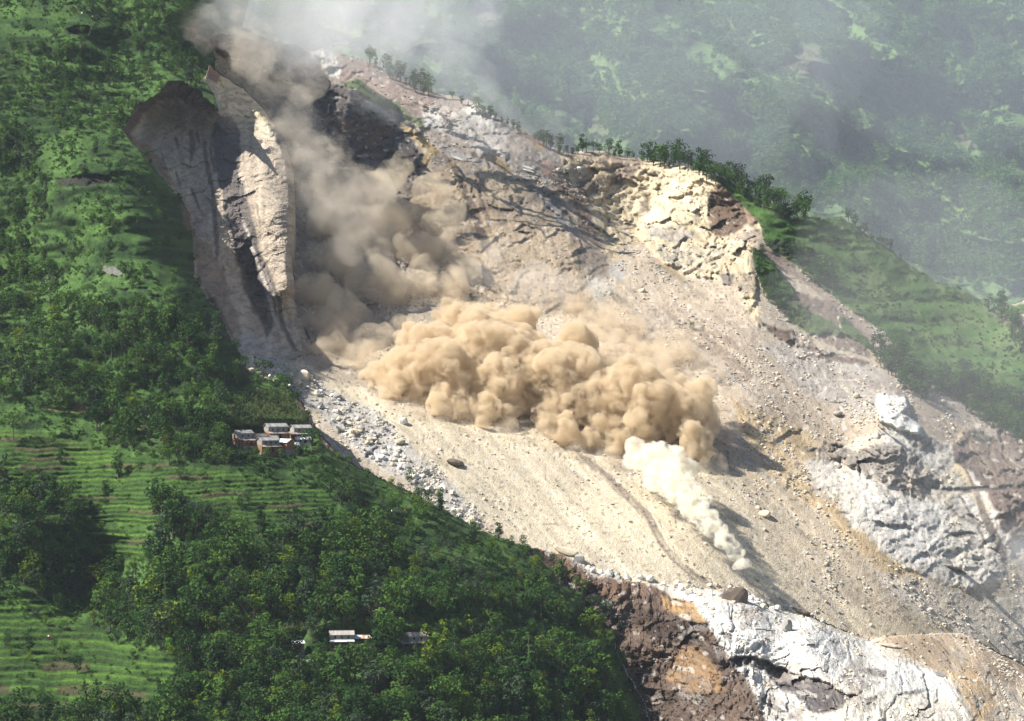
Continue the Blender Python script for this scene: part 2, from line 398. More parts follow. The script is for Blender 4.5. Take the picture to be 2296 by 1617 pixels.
paint(area(zA([(120, 330), (260, 380), (420, 560), (500, 760), (540, 900), (440, 820), (330, 600), (240, 480)]), 12, 10), (.165, .105, .08), .9, only=S, rub=.5)
paint(area(zA([(360, 800), (520, 860), (600, 1060), (590, 1160), (420, 1140), (360, 1000)]), 20), (.25, .21, .175), .9, only=S)
# dark mud chutes
for pts, ws in ((zB([(1090, 900), (1160, 1000), (1210, 1120), (1300, 1300), (1360, 1480), (1420, 1640)]), [4, 8, 14, 24, 26, 22]),
                (zB([(1160, 930), (1200, 1060), (1280, 1260)]), [3, 6, 8]),
                (zB([(1340, 1100), (1390, 1250), (1440, 1420), (1460, 1500)]), [3, 7, 8, 4])):
    paint(stroke(pts, ws, 8, 4), (.135, .10, .08), .85, only=S, dz=1.2)
paint(stroke(zB([(1560, 1360), (1620, 1500), (1660, 1640)]), [5, 6, 5], 5, 3), (.44, .36, .25), .6, only=S)

# alcove with the bright rock; its lit and shaded faces are painted
alc = zA([(200, 140), (560, 150), (900, 210), (1250, 250), (1400, 320), (1500, 390), (1830, 560), (1840, 700), (1740, 1000), (1790, 1180), (1790, 1540), (1620, 1180), (1300, 1140), (1050, 1090), (960, 980), (900, 860), (760, 880), (700, 980), (600, 980), (480, 640), (330, 420)])
paint(area(alc, 10, 8), (.52, .43, .29), only=S, rock=3.4, rub=.2)
paint(area(zA([(220, 130), (560, 140), (880, 200), (780, 400), (560, 480), (360, 480), (300, 300)]), 14, 14), (.36, .285, .20), .9, only=S, rock=2.6)
paint(area(zA([(560, 160), (840, 190), (820, 320), (680, 330), (600, 260)]), 14, 14), (.20, .155, .125), .7, only=S, mod=thr(nf + .5 * rid2, -.3, .4))
for q in ([(350, 400), (460, 340), (520, 430), (440, 520), (360, 450)], [(610, 330), (700, 310), (740, 390), (620, 390)], [(860, 540), (930, 510), (920, 640), (850, 660)], [(600, 480), (660, 470), (650, 500), (610, 500)],
          [(1130, 520), (1260, 470), (1330, 520), (1200, 560), (1140, 545)], [(1140, 590), (1200, 580), (1210, 625), (1160, 630)], [(980, 470), (1090, 390), (1090, 430), (1000, 490)]):
    paint(area(zA(q), 6, 8), (.13, .11, .10), .8, only=S, dz=1.5)
paint(area(zA([(1080, 380), (1440, 330), (1420, 400), (1360, 620), (1180, 720), (880, 760), (900, 640), (1000, 500)]), 14, 12), (.66, .56, .38), .9, only=S, rock=2.4)  # face turned to the sun, its light put into the colour
paint(area(zA([(880, 750), (1060, 730), (1300, 760), (1290, 850), (1180, 860), (1080, 850), (940, 830)]), 10, 14), (.27, .25, .235), .8, only=S, rock=4, mod=thr(rid2, -.1, .4))
paint(area(zA([(960, 880), (1300, 900), (1660, 880), (1560, 1000), (1380, 1110), (1220, 1060), (1000, 990)]), 14, 14), (.42, .375, .30), .7, only=S, rock=3.6, mod=thr(rid2, -.1, .4))
paint(area(zA([(1420, 480), (1500, 400), (1640, 470), (1700, 560), (1720, 700), (1620, 780), (1500, 830), (1440, 800), (1400, 640)]), 8, 10), (.105, .068, .05), .95, only=S, rock=4.2, dz=3)  # face turned away from the sun, its shade put into the colour
paint(area(zA([(1690, 540), (1830, 570), (1850, 680), (1740, 740), (1700, 640)]), 8, 6), (.235, .16, .115), .95, only=S)  # right-facing edge, shade in its colour as well
paint(area(zA([(1750, 620), (1810, 630), (1790, 660), (1740, 650)]), 4, 3), DBROWN, .9, only=S)
paint(area(zA([(1560, 800), (1800, 740), (1900, 900), (1960, 980), (1820, 900), (1720, 860), (1640, 860)]), 10), (.34, .275, .215), .9, only=S)
paint(area(zA([(1490, 1110), (1620, 1120), (1600, 1190), (1530, 1220)]), 6, 8), (.15, .135, .13), .85, only=S, rock=3)
paint(area(zA([(1640, 1080), (1780, 1150), (1800, 1240), (1700, 1300), (1600, 1220)]), 10), (.32, .26, .20), .8, only=S)
# sand running through the alcove's neck
paint(stroke(zA([(820, 650), (800, 760), (820, 860), (900, 980), (1050, 1110), (1250, 1250)]), [8, 8, 22, 34, 40, 40], 10), (.37, .29, .19), .9, only=S, rock=.4, rub=.3)
paint(area(zA([(700, 960), (860, 860), (960, 1000), (1100, 1130), (1400, 1160), (1640, 1240), (1800, 1560), (1700, 1700), (1000, 1700), (600, 1300), (590, 1080)]), 16), (.42, .35, .27), .95, only=S, rock=.7, rub=.6)
paint(area(zA([(600, 1060), (720, 990), (760, 1080), (700, 1180), (600, 1130)]), 10), (.42, .40, .375), .8, only=S, rub=1.0)
paint(area(zA([(440, 1160), (560, 1150), (640, 1240), (560, 1320), (450, 1290)]), 10), (.42, .40, .375), .8, only=S, rub=1.0)
paint(area(zA([(830, 1440), (960, 1440), (1020, 1600), (960, 1640), (860, 1560)]), 10), (.42, .40, .38), .8, only=S, rub=1.0)
paint(area(zA([(640, 1150), (740, 1210), (700, 1240)]), 8), (.5, .4, .26), .8, only=S)
paint(stroke(zA([(560, 920), (640, 985), (720, 960)]), [8, 14, 8], 6, 3), (.5, .4, .24), .8, only=S)
paint(stroke(zA([(620, 1240), (650, 1330)]), [4, 4], 3, 2), (.13, .11, .1), .8, only=S)
for q, ws in ((zA([(740, 870), (660, 750), (560, 620)]), [6, 4, 3]), (zA([(770, 780), (740, 640), (660, 540)]), [5, 5, 4]), (zA([(830, 640), (900, 560), (960, 480)]), [4, 4, 3])):
    paint(stroke(q, ws, 4, 4), (.27, .195, .12), .8, only=S)
# middle slope, down to the right
paint(area([(1380, 700), (1500, 680), (1620, 700), (1700, 740), (1760, 800), (1900, 880), (1950, 1000), (1850, 1090), (1640, 1000), (1600, 850), (1480, 760)], 20, 14), (.38, .315, .25), .9, only=S, rub=.5)
paint(area([(1480, 690), (1640, 760), (1700, 850), (1640, 860), (1560, 780)], 14, 12), (.235, .185, .145), .7, only=S)
paint(area([(1700, 760), (1900, 800), (2100, 880), (2180, 960), (1900, 930), (1780, 860)], 16, 14), (.37, .335, .30), .9, only=S, rock=1.0, rub=1.0)
paint(area([(1640, 900), (1800, 960), (1880, 1060), (1960, 1180), (1800, 1130), (1680, 1020)], 16, 12), (.41, .315, .19), .8, only=S, rock=1.2)
# sand lobe
paint(area([(640, 790), (740, 850), (860, 890), (900, 930), (1100, 950), (1240, 960), (1350, 1030), (1420, 1070), (1540, 1040), (1640, 1030), (1720, 1100), (1850, 1220), (2000, 1340), (2180, 1420), (2000, 1450), (1700, 1400), (1500, 1340), (1250, 1260), (1150, 1210), (1060, 1140), (950, 1030), (850, 940), (700, 850)], 14, 8), SAND, only=S, rock=.12, rub=.16)
paint(area([(640, 700), (800, 830), (860, 890), (760, 850), (640, 800)], 14, 8), (.33, .28, .225), .9, only=S, rub=.3)
paint(area([(1640, 1030), (1760, 1100), (1900, 1210), (2050, 1330), (2180, 1410), (2050, 1420), (1850, 1330), (1700, 1200)], 20, 10), (.46, .385, .29), .9, only=S, rub=.35)
paint(area([(1780, 1080), (1860, 1110), (2000, 1230), (2140, 1370), (2080, 1360), (1900, 1220)], 14, 8), (.41, .305, .18), .8, only=S)
paint(area([(1500, 1020), (1600, 990), (1690, 1000), (1740, 1040), (1640, 1060)], 12, 8), (.34, .275, .21), .6, only=S)
# the boulder field along the near edge
paint(area(zC([(60, 40), (300, 30), (480, 160), (650, 220), (900, 400), (1150, 520), (1350, 640), (1520, 800), (1700, 980), (1860, 1150), (2000, 1300), (2160, 1480), (2160, 1660), (2000, 1560), (1700, 1330), (1500, 1150), (1200, 1010), (1000, 830), (800, 640), (560, 400), (460, 300), (90, 120)]), 12, 10), (.43, .41, .38), .95, only=S, rock=1.3, rub=1.3)
paint(area(zC([(90, 105), (300, 130), (480, 220), (660, 240), (680, 330), (900, 460), (760, 470), (560, 390), (260, 290), (150, 220)]), 8, 8), (.53, .47, .36), .9, only=S, rock=1.6, rub=1.3)
paint(area(zC([(1420, 620), (1560, 760), (1700, 950), (1860, 1080), (1760, 1080), (1600, 940), (1450, 800)]), 12, 10), (.50, .44, .33), .7, only=S)
paint(area(zC([(1100, 830), (1300, 900), (1500, 1000), (1720, 1120), (1650, 1140), (1400, 1040), (1200, 930)]), 10, 10), (.50, .49, .48), .8, only=S)
# dark streak through the sand
paint(stroke([(1288, 1008), (1340, 1050), (1400, 1105), (1455, 1160), (1490, 1225), (1530, 1270), (1600, 1315)], [9, 14, 20, 18, 15, 12, 8], 5, 6), (.185, .15, .13), .85, only=S, dz=1.0, mod=thr(stk, -.6, .1))
paint(stroke([(1440, 1140), (1470, 1200), (1500, 1250), (1560, 1300)], [3, 4, 4, 3], 3, 4), (.22, .175, .14), .8, only=S)
# light grey fan and white rock on the lower right
paint(area(zD([(380, 620), (640, 500), (760, 450), (960, 480), (1200, 570), (1290, 470), (1440, 400), (1560, 480), (1716, 520), (1800, 1200), (1560, 1560), (1300, 1610), (1100, 1560), (860, 1480), (600, 1240), (500, 1160), (360, 1000), (200, 900), (140, 700)]), 18, 14), (.52, .485, .43), only=S, rock=1.3, rub=.15)
paint(area(zD([(380, 620), (640, 500), (960, 480), (1200, 570), (1300, 1000), (1400, 1500), (1100, 1560), (860, 1480), (600, 1240), (360, 1000), (200, 800)]), 18, 14), (.50, .43, .31), .8, only=S, mod=thr(nm + .5 * nf, .0, .5))
paint(area(zD([(500, 820), (760, 880), (1100, 1000), (1250, 1300), (1100, 1480), (800, 1380), (600, 1150)]), 18, 14), (.50, .49, .47), .6, only=S)
paint(area(zD([(110, 600), (300, 580), (420, 620), (700, 560), (960, 620), (960, 800), (1250, 880), (1060, 900), (960, 1000), (760, 880), (560, 800), (400, 720), (240, 660)]), 10, 16), (.185, .165, .15), .85, only=S, rock=4.5, mod=thr(rid2 + .5 * nf, -.15, .35))
paint(area(zD([(950, 640), (1140, 690), (1130, 720), (980, 720)]), 6, 8), (.56, .53, .46), .9, only=S)
paint(area(zD([(1180, 700), (1290, 720), (1360, 860), (1480, 1060), (1420, 1080), (1340, 940), (1240, 780)]), 8, 5), (.53, .43, .27), .95, only=S, rock=.8)
paint(area(zD([(1380, 420), (1500, 420), (1716, 560), (1800, 800), (1716, 1300), (1540, 1160), (1440, 900), (1360, 780), (1200, 700), (1200, 580), (1280, 470)]), 10, 10), (.145, .105, .085), .95, only=S, rock=2.6)
paint(area(zD([(1400, 420), (1490, 450), (1500, 560), (1400, 560), (1300, 520)]), 8, 8), (.06, .062, .045), .9, only=S)
paint(stroke(zD([(1060, 890), (1300, 900), (1500, 890), (1716, 880), (1900, 890)]), [5, 10, 9, 8, 8], 5, 5), (.05, .042, .04), .9, only=S, dz=2.5)
paint(area(zD([(840, 480), (1000, 500), (1180, 570), (1120, 620), (960, 600), (880, 560)]), 8, 10), (.17, .14, .125), .75, only=S, rock=3)
paint(area(zD([(660, 210), (720, 180), (800, 190), (870, 230), (880, 310), (840, 350), (980, 450), (960, 500), (820, 470), (680, 400), (650, 300)]), 6, 6), (.80, .78, .72), 1, only=S, rock=1.8, dz=-7)
paint(area(zD([(960, 240), (1200, 300), (1430, 400), (1290, 480), (1200, 570), (1000, 460), (880, 320)]), 14, 8), (.35, .285, .22), .95, only=S, rock=.4, rub=.35)
paint(area(zD([(1080, 540), (1200, 560), (1250, 480), (1290, 440), (1400, 410), (1260, 520), (1190, 570)]), 6, 5), (.46, .37, .25), .7, only=S)
for pts, ws in ((zD([(1270, 720), (1330, 820), (1380, 930), (1440, 1120), (1560, 1330), (1590, 1440)]), [5, 8, 14, 20, 16, 10]), (zD([(1330, 900), (1250, 940), (1340, 1100), (1440, 1280)]), [4, 5, 6, 5]),
                (zD([(1440, 1080), (1500, 1180), (1580, 1320)]), [5, 7, 4]), (zD([(1390, 1150), (1260, 1100), (1150, 1000)]), [9, 5, 3]), (zD([(1590, 1440), (1570, 1540), (1520, 1617)]), [6, 4, 3]), (zD([(1590, 1440), (1600, 1617)]), [6, 3])):
    paint(stroke(pts, ws, 4, 5), (.155, .125, .105), .85, only=S, mod=thr(stk + .4, -.3, .2))
for q in ([(1320, 1400), (1400, 1400), (1390, 1420)], [(1140, 1450), (1260, 1480), (1320, 1510), (1240, 1510)], [(1160, 1210), (1340, 1200), (1390, 1220), (1240, 1250)], [(1480, 1320), (1540, 1330), (1530, 1360)]):
    paint(area(zD(q), 4, 6), (.12, .105, .095), .85, only=S, dz=2)
paint(area([(1960, 1290), (2060, 1300), (2200, 1350), (2296, 1330), (2500, 1500), (2296, 1490), (2160, 1420), (2050, 1370)], 16, 8), (.55, .49, .41), .8, only=S, rock=.3, rub=.4)
# green spur on the right
G = S
paint(area(zH([(560, 0), (800, -60), (1060, -100), (1600, 150), (2100, 480), (4000, 0), (4000, 2400), (2292, 1320), (2200, 1300), (1960, 1140), (1700, 1010), (1640, 900), (1500, 780), (1290, 650), (1050, 440), (860, 290), (700, 150), (600, 90)]), 8, 8), GRASS_C, only=G, rock=.6, grass=1, rub=.1)
paint(area(zI([(130, 1120), (250, 1180), (400, 1260), (560, 1380), (760, 1440), (1060, 1440), (1300, 1620), (900, 1680), (560, 1640), (520, 1500), (400, 1360), (280, 1260)]), 5, 5), GRASS_C, only=G, rock=.5, grass=1, rub=.1)
paint((FULL, np.clip(GRS * isS, 0, 1) * thr(nm + .6 * nf, -.3, .3)), (.115, .155, .062), .85, grass=1)
paint(area(zH([(560, 0), (800, 20), (900, 100), (1040, 200), (1000, 260), (860, 230), (700, 130), (600, 80)]), 8, 8), (.045, .052, .035), .9, only=G, grass=.4, rock=2.5)
paint(area(zH([(500, -30), (620, 90), (760, 180), (900, 290), (1030, 400), (1200, 520), (1340, 620), (1480, 760), (1620, 880), (1660, 1000), (1570, 980), (1480, 800), (1300, 700), (1120, 560), (1020, 470), (860, 320), (700, 220), (600, 160)]), 6, 6), (.285, .225, .185), .95, only=G, rub=.9)
paint(area(zH([(440, 40), (520, 100), (640, 220), (700, 320), (860, 380), (1000, 420), (1140, 560), (1260, 720), (1260, 800), (1100, 760), (960, 700), (820, 620), (700, 560), (600, 420), (520, 280), (470, 140)]), 8, 10), (.17, .13, .105), .95, only=G, rub=.6, rock=1)
paint(area(zH([(460, 60), (560, 100), (700, 290), (760, 380), (640, 460), (540, 320), (490, 200)]), 6, 8), GRASS_C, .95, only=G, grass=1)
paint(area(zH([(640, 440), (760, 420), (1000, 560), (1080, 640), (860, 660), (720, 560)]), 10, 12), (.05, .085, .03), .75, only=G, grass=1)
paint(area(zH([(1060, 520), (1240, 660), (1300, 780), (1180, 700), (1060, 620)]), 8, 8), GRASS_C, .8, only=G, grass=1)
paint(area(zH([(500, 540), (640, 600), (800, 640), (900, 740), (1120, 790), (1260, 830), (1200, 860), (980, 830), (860, 740), (720, 720), (600, 640)]), 8, 10), (.115, .075, .058), .9, only=G, rock=2)
paint(area(zH([(720, 640), (840, 640), (890, 720), (740, 720)]), 6, 6), (.37, .31, .255), .9, only=G, rock=2.5)
paint(area(zH([(1000, 900), (1400, 960), (1700, 1010), (1960, 1140), (2200, 1300), (2100, 1330), (1900, 1260), (1640, 1080), (1300, 1030)]), 10, 8), (.29, .245, .21), .9, only=G, rub=.8)
paint(area(zH([(2100, 520), (2292, 500), (2500, 700), (2292, 700), (2200, 600)]), 8, 10), (.13, .105, .085), .7, only=G, rock=3)

# ---- cliff and buttress
Cc = [CLIFF]
paint(area(zF([(1465, 430), (1500, 500), (1640, 600), (1760, 720), (1850, 850), (1780, 880), (1640, 800), (1500, 740), (1450, 600)]), 8, 8), (.54, .45, .31), only=Cc, rock=1.4)
paint(area(zF([(1580, 780), (1860, 840), (1930, 980), (1860, 1000), (1700, 860)]), 8, 12), (.46, .41, .32), .8, only=Cc, rock=1.1)
paint(area(zF([(1400, 430), (1480, 480), (1460, 560), (1380, 520)]), 5, 4), (.20, .115, .075), .9, only=Cc)
paint(area(zF([(820, 872), (940, 690), (1060, 640), (1130, 545), (1230, 555), (1340, 620), (1480, 760), (1440, 800), (1300, 720), (1180, 660), (1080, 680), (960, 760), (880, 900), (980, 980), (900, 960)]), 8, 10), (.125, .072, .048), .92, only=Cc, rock=2.0)
paint(area(zF([(960, 760), (1100, 680), (1340, 730), (1420, 860), (1300, 900), (1120, 860), (1000, 950)]), 18, 14), (.29, .225, .175), .8, only=Cc)
paint(area(zF([(860, 920), (1000, 960), (1100, 1100), (1200, 1300), (1330, 1500), (1270, 1380), (1040, 1140), (930, 1020)]), 8, 6), (.34, .225, .14), .9, only=Cc, rock=1.2)
paint(area(zF([(1440, 760), (1560, 780), (1600, 900), (1610, 1150), (1650, 1350), (1730, 1617), (1780, 1800), (1860, 2100), (1790, 2280), (1700, 2050), (1620, 1800), (1560, 1617), (1490, 1300), (1430, 1060), (1420, 880)]), 8, 10), (.105, .094, .094), .95, only=Cc, rock=1.4, dz=1.0)
paint(area(zF([(1560, 1600), (1680, 1600), (1760, 1900), (1800, 2200), (1700, 2100), (1620, 1900)]), 10, 10), (.062, .054, .056), .9, only=Cc, rock=3, dz=2)
paint(stroke(zF([(1620, 1460), (1680, 1617), (1760, 1850), (1840, 2120), (1900, 2300)]), [5, 8, 8, 8, 6], 5, 4), (.42, .385, .35), .9, only=Cc)
paint(stroke(zF([(1680, 1617), (1770, 1760), (1860, 2000), (1900, 2200), (1980, 2350), (2060, 2420)]), [4, 7, 9, 10, 9, 6], 5, 4), (.12, .105, .10), .9, only=Cc, dz=1.5)
for q, ws in ((zF([(1280, 880), (1290, 1000), (1275, 1080)]), [10, 12, 5]), (zF([(1370, 960), (1385, 1080), (1430, 1300), (1440, 1500), (1460, 1700)]), [10, 9, 10, 12, 8]), (zF([(1180, 930), (1200, 1010)]), [8, 3]),
              (zF([(1420, 880), (1410, 1000), (1440, 1150)]), [5, 5, 8]), (zF([(1080, 1020), (1120, 1140)]), [4, 3]), (zF([(1290, 1270), (1330, 1400), (1370, 1460)]), [8, 4, 2]), (zF([(1180, 1160), (1210, 1260)]), [5, 2]), (zF([(1720, 1370), (1735, 1500)]), [3, 3]), (zF([(1320, 900), (1330, 960)]), [9, 4])):
    paint(stroke(q, ws, 4, 4), (.12, .092, .078), .85, only=Cc)
paint(area(zG([(1300, 0), (1420, 40), (1480, 200), (1540, 420), (1620, 620), (1600, 740), (1500, 560), (1420, 440), (1320, 300)]), 10, 8), (.30, .215, .155), .85, only=Cc)
paint(area(zG([(1380, 330), (1460, 440), (1560, 640), (1580, 720), (1520, 600), (1430, 470)]), 6, 6), (.17, .10, .07), .85, only=Cc, rock=1.6)
paint(area(zG([(1560, 640), (1720, 640), (1900, 720), (2010, 800), (2030, 860), (1900, 830), (1640, 790)]), 12, 6), (.40, .38, .36), .8, only=Cc, rock=.8, rub=.4)
paint(area(zG([(1880, 300), (1975, 330), (1975, 400), (1930, 400)]), 6, 6), (.26, .20, .15), .7, only=Cc)

# ---- near hill: bare and cultivated ground, with painted shade on side wall and ledges
N = [NEAR]
paint(area([(350, 430), (410, 440), (426, 480), (434, 540), (436, 620), (420, 640), (395, 560), (370, 500)], 12, 8), (.020, .044, .014), .85, only=N, grass=1, rock=1.5)  # steep side wall: its shade is painted as a darker green
paint(area(zF([(1200, 1360), (1290, 1380), (1430, 1530), (1440, 1640), (1300, 1617), (1230, 1500)]), 6, 6), (.15, .10, .07), .9, only=N, rock=1.5)
paint(area(zF([(1320, 1440), (1430, 1530), (1440, 1610)]), 4, 3), (.42, .31, .17), .9, only=N)
paint(area(zF([(1210, 185), (1330, 190), (1440, 230), (1580, 250), (1700, 290), (1640, 420), (1450, 300), (1330, 270)]), 6, 5), (.17, .095, .065), .95, only=N, rock=1.5)
paint(area(zF([(360, 1200), (560, 1170), (720, 1180), (800, 1215), (640, 1250), (430, 1250)]), 5, 6), (.035, .032, .028), .9, only=N, rock=2, dz=4)
paint(area(zF([(450, 190), (600, 180), (590, 230), (480, 220)]), 6, 8), (.05, .035, .025), .85, only=N, dz=4)
paint(area(zG([(680, 190), (780, 180), (840, 240), (720, 240)]), 6, 8), (.16, .15, .15), .8, only=N, rock=1.5)
for q in ([(890, 320), (1000, 330), (980, 350)], [(1010, 380), (1120, 380), (1110, 410), (1020, 410)], [(1040, 470), (1160, 460), (1140, 490)], [(1000, 520), (1150, 510), (1130, 540)], [(780, 330), (870, 330), (850, 350)], [(1150, 410), (1240, 410), (1230, 430)], [(450, 400), (540, 380), (520, 420)], [(740, 540), (850, 530), (830, 560)]):
    paint(area(zG(q), 4, 8), (.022, .028, .016), .8, only=N, dz=2.5, grass=.3)  # dark slivers are ledge shadows put into the colour
for q in ([(260, 1130), (480, 1140), (770, 1150), (770, 1165), (500, 1160), (300, 1150)],):
    paint(area(zG(q), 3, 3), (.24, .14, .09), .9, only=N, dz=1)
paint(area(zG([(480, 1120), (600, 1125), (770, 1150), (770, 1160), (600, 1145), (490, 1140)]), 3, 3), ORANGE, .9, only=N)
paint(area(zG([(0, 1290), (200, 1310), (460, 1340), (620, 1410), (400, 1400), (180, 1340), (0, 1330)]), 6, 8), (.085, .062, .045), .7, only=N)
paint(area(zG([(740, 1230), (900, 1240), (1010, 1270), (980, 1310), (760, 1280)]), 6, 8), (.11, .085, .05), .6, only=N)
paint(area(zC([(540, 400), (700, 520), (900, 690), (820, 680), (1000, 840), (1180, 1060), (1300, 1110), (1520, 1180), (1760, 1340), (1900, 1440), (1700, 1330), (1480, 1200), (1180, 1090), (960, 960), (820, 880), (680, 660), (560, 480)]), 6, 6), (.27, .185, .125), .9, only=N, rub=.6)
# brown earth scarp at the bottom
paint(area(zJ([(1190, 480), (1330, 470), (1450, 540), (1640, 650), (1900, 700), (1720, 860), (1620, 860), (1600, 720), (1440, 690), (1400, 580)]), 6, 6), (.15, .092, .062), .95, only=[NEAR, BLUFF], rub=.6)

# ---- bluff
Bb = [BLUFF]
paint(area(zE([(-1000, 200), (-760, 560), (-560, 680), (-200, 720), (0, 800), (200, 900), (420, 1100), (560, 1320), (700, 1600), (760, 2000), (-760, 2000)]), 12, 10), (.092, .060, .045), .95, only=Bb, rock=.45, rub=.2)  # brown earth, made darker to carry the bank's shade in its colour
bsoil = area(zE([(-1000, 200), (-760, 560), (-560, 680), (-200, 720), (0, 800), (200, 900), (420, 1100), (560, 1320), (700, 1600), (760, 2000), (-760, 2000)]), 12, 10)
paint(bsoil, None, only=Bb, dz=7, mod=fbm(X0, Z0, 16, 4, 71)); paint(bsoil, None, only=Bb, dz=4, mod=fbm(X0 * 1.2, Z0, 5, 3, 72, .55, True))
paint(bsoil, (.055, .038, .03), .8, only=Bb, mod=thr(fbm(X0, Z0 * 1.4, 14, 4, 73), .05, .3)); paint(bsoil, (.15, .105, .078), .7, only=Bb, mod=thr(fbm(X0, Z0 * 1.4, 9, 4, 74), .1, .35))  # shadowed pockets painted dark, then lighter mottles
paint(area(zE([(-900, 420), (-600, 640), (-250, 680), (-200, 740), (-400, 780), (-700, 700)]), 12, 10), (.14, .085, .058), .9, only=Bb)
paint(area(zE([(-140, 780), (40, 820), (200, 920), (140, 960), (-40, 900), (-120, 860)]), 12, 8), (.40, .26, .13), .9, only=Bb)
paint(area(zE([(-20, 930), (100, 960), (180, 1080), (60, 1120), (-160, 1060), (-260, 1000), (-140, 950)]), 8, 12), (.05, .035, .028), .9, only=Bb, rock=2.6, dz=3)
paint(area(zE([(0, 1120), (120, 1120), (230, 1250), (280, 1400), (180, 1440), (20, 1420), (-120, 1340)]), 12, 10), (.28, .18, .10), .85, only=Bb)
for q in ([(-420, 1150), (-200, 1200), (-100, 1320), (-300, 1260)], [(-300, 1380), (60, 1440), (240, 1420), (160, 1520), (-140, 1500)], [(-480, 900), (-300, 920), (-340, 1000), (-460, 980)]):
    paint(area(zE(q), 8, 12), (.055, .038, .030), .8, only=Bb, rock=3, dz=2)  # more shadowed pockets of the bank, dark in the colour
whitem = area(zE([(-140, 680), (0, 700), (480, 760), (760, 900), (1000, 1000), (1240, 1080), (1320, 1180), (1500, 1230), (1640, 1270), (1760, 1330), (1880, 1450), (1920, 1617), (1800, 2000), (700, 2000), (560, 1617), (440, 1330), (240, 1080), (160, 930), (20, 800)]), 10, 12)
paint(whitem, (.60, .585, .55), .97, only=Bb, rock=2.6)
paint(area(zE([(820, 1420), (1100, 1360), (1500, 1440), (1900, 1460), (2292, 1500), (2292, 1900), (760, 1900)]), 20, 14), (.58, .525, .42), .6, only=Bb)
paint(area(zE([(330, 1190), (470, 1180), (640, 1250), (820, 1330), (980, 1370), (1080, 1440), (1180, 1440), (1120, 1500), (980, 1560), (860, 1540), (760, 1430), (640, 1380), (560, 1290), (420, 1240), (300, 1260)]), 6, 10), (.07, .062, .066), .96, only=Bb, rock=3.4, dz=6)
for q in ([(1190, 1280), (1290, 1260), (1380, 1290), (1370, 1320), (1260, 1320)], [(1040, 1290), (1150, 1310), (1120, 1330)], [(1190, 1460), (1330, 1440), (1310, 1480), (1220, 1475)], [(60, 960), (200, 960), (180, 1000), (40, 1010)], [(200, 1100), (300, 1130), (280, 1200), (220, 1180)], [(560, 1500), (640, 1520), (720, 1580), (640, 1570)], [(1420, 1440), (1580, 1420), (1700, 1410), (1560, 1450)],
          [(440, 980), (600, 1010), (720, 1090), (620, 1030)], [(270, 1020), (350, 1040), (340, 1080), (280, 1070)], [(380, 880), (520, 880), (430, 920)], [(980, 1070), (1060, 1080), (1030, 1110)], [(2060, 1430), (2120, 1450), (2090, 1465)]):
    paint(area(zE(q), 5, 10), (.15, .135, .13), .85, only=Bb, rock=3, dz=2)
paint((FULL, (isB & (V > 1360)).astype(np.float32)), (.20, .175, .155), .6, mod=thr(rid2, .35, .75) * thr(nm, -.3, .3))
paint(area(zE([(1080, 1000), (1500, 1010), (1900, 1000), (2100, 1150), (2300, 1240), (2292, 1420), (1980, 1290), (1760, 1310), (1560, 1210), (1400, 1100), (1240, 1060)]), 10, 10), (.34, .26, .18), .95, only=Bb, rock=1.0, rub=.9)
paint(area(zE([(1780, 1290), (1960, 1280), (2100, 1400), (2100, 1700), (1960, 1640), (1880, 1450)]), 14, 10), (.50, .35, .19), .8, only=Bb, rock=1.2)
paint(area(zE([(1980, 1300), (2292, 1420), (2292, 1700), (2140, 1640), (2080, 1420)]), 16, 12), (.56, .46, .33), .8, only=Bb, rock=1.4)
paint(area(zE([(-400, 560), (-330, 500), (-180, 560), (40, 650), (300, 700), (480, 760), (330, 840), (200, 830), (0, 740), (-260, 660)]), 8, 8), (.52, .49, .43), .9, only=Bb, rub=.9, rock=1)

# ---- far hill: bare rock bands
for q in ([(900, 860), (1000, 790), (1110, 870), (1190, 960), (1300, 1000), (1360, 1060), (1200, 1120), (960, 1130), (890, 1000)], [(200, 250), (420, 250), (440, 320), (240, 330)], [(1300, 420), (1700, 560), (1680, 620), (1420, 540)], [(1760, 600), (2060, 640), (2160, 760), (1900, 720)], [(560, 860), (780, 880), (700, 960), (560, 930)], [(1560, 1010), (1680, 1060), (1860, 1120), (1700, 1130)]):
    paint(area(zI(q), 14, 24), (.115, .085, .07), .7, only=[FAR], grass=.2, rock=12, dz=25)
for q in ([(740, 690), (880, 720), (1020, 800), (960, 850), (820, 840)], [(1380, 790), (1540, 830), (1600, 890), (1420, 850)], [(1660, 950), (1900, 990), (1900, 1040), (1720, 1000)], [(1360, 1180), (1540, 1210), (1640, 1270), (1400, 1240)], [(1960, 1330), (2200, 1400), (2292, 1520), (2060, 1440)], [(1730, 470), (1900, 380), (2292, 620), (2292, 680), (2000, 540)]):
    paint(area(zI(q), 14, 20), (.10, .19, .035), .85, only=[FAR], grass=1)

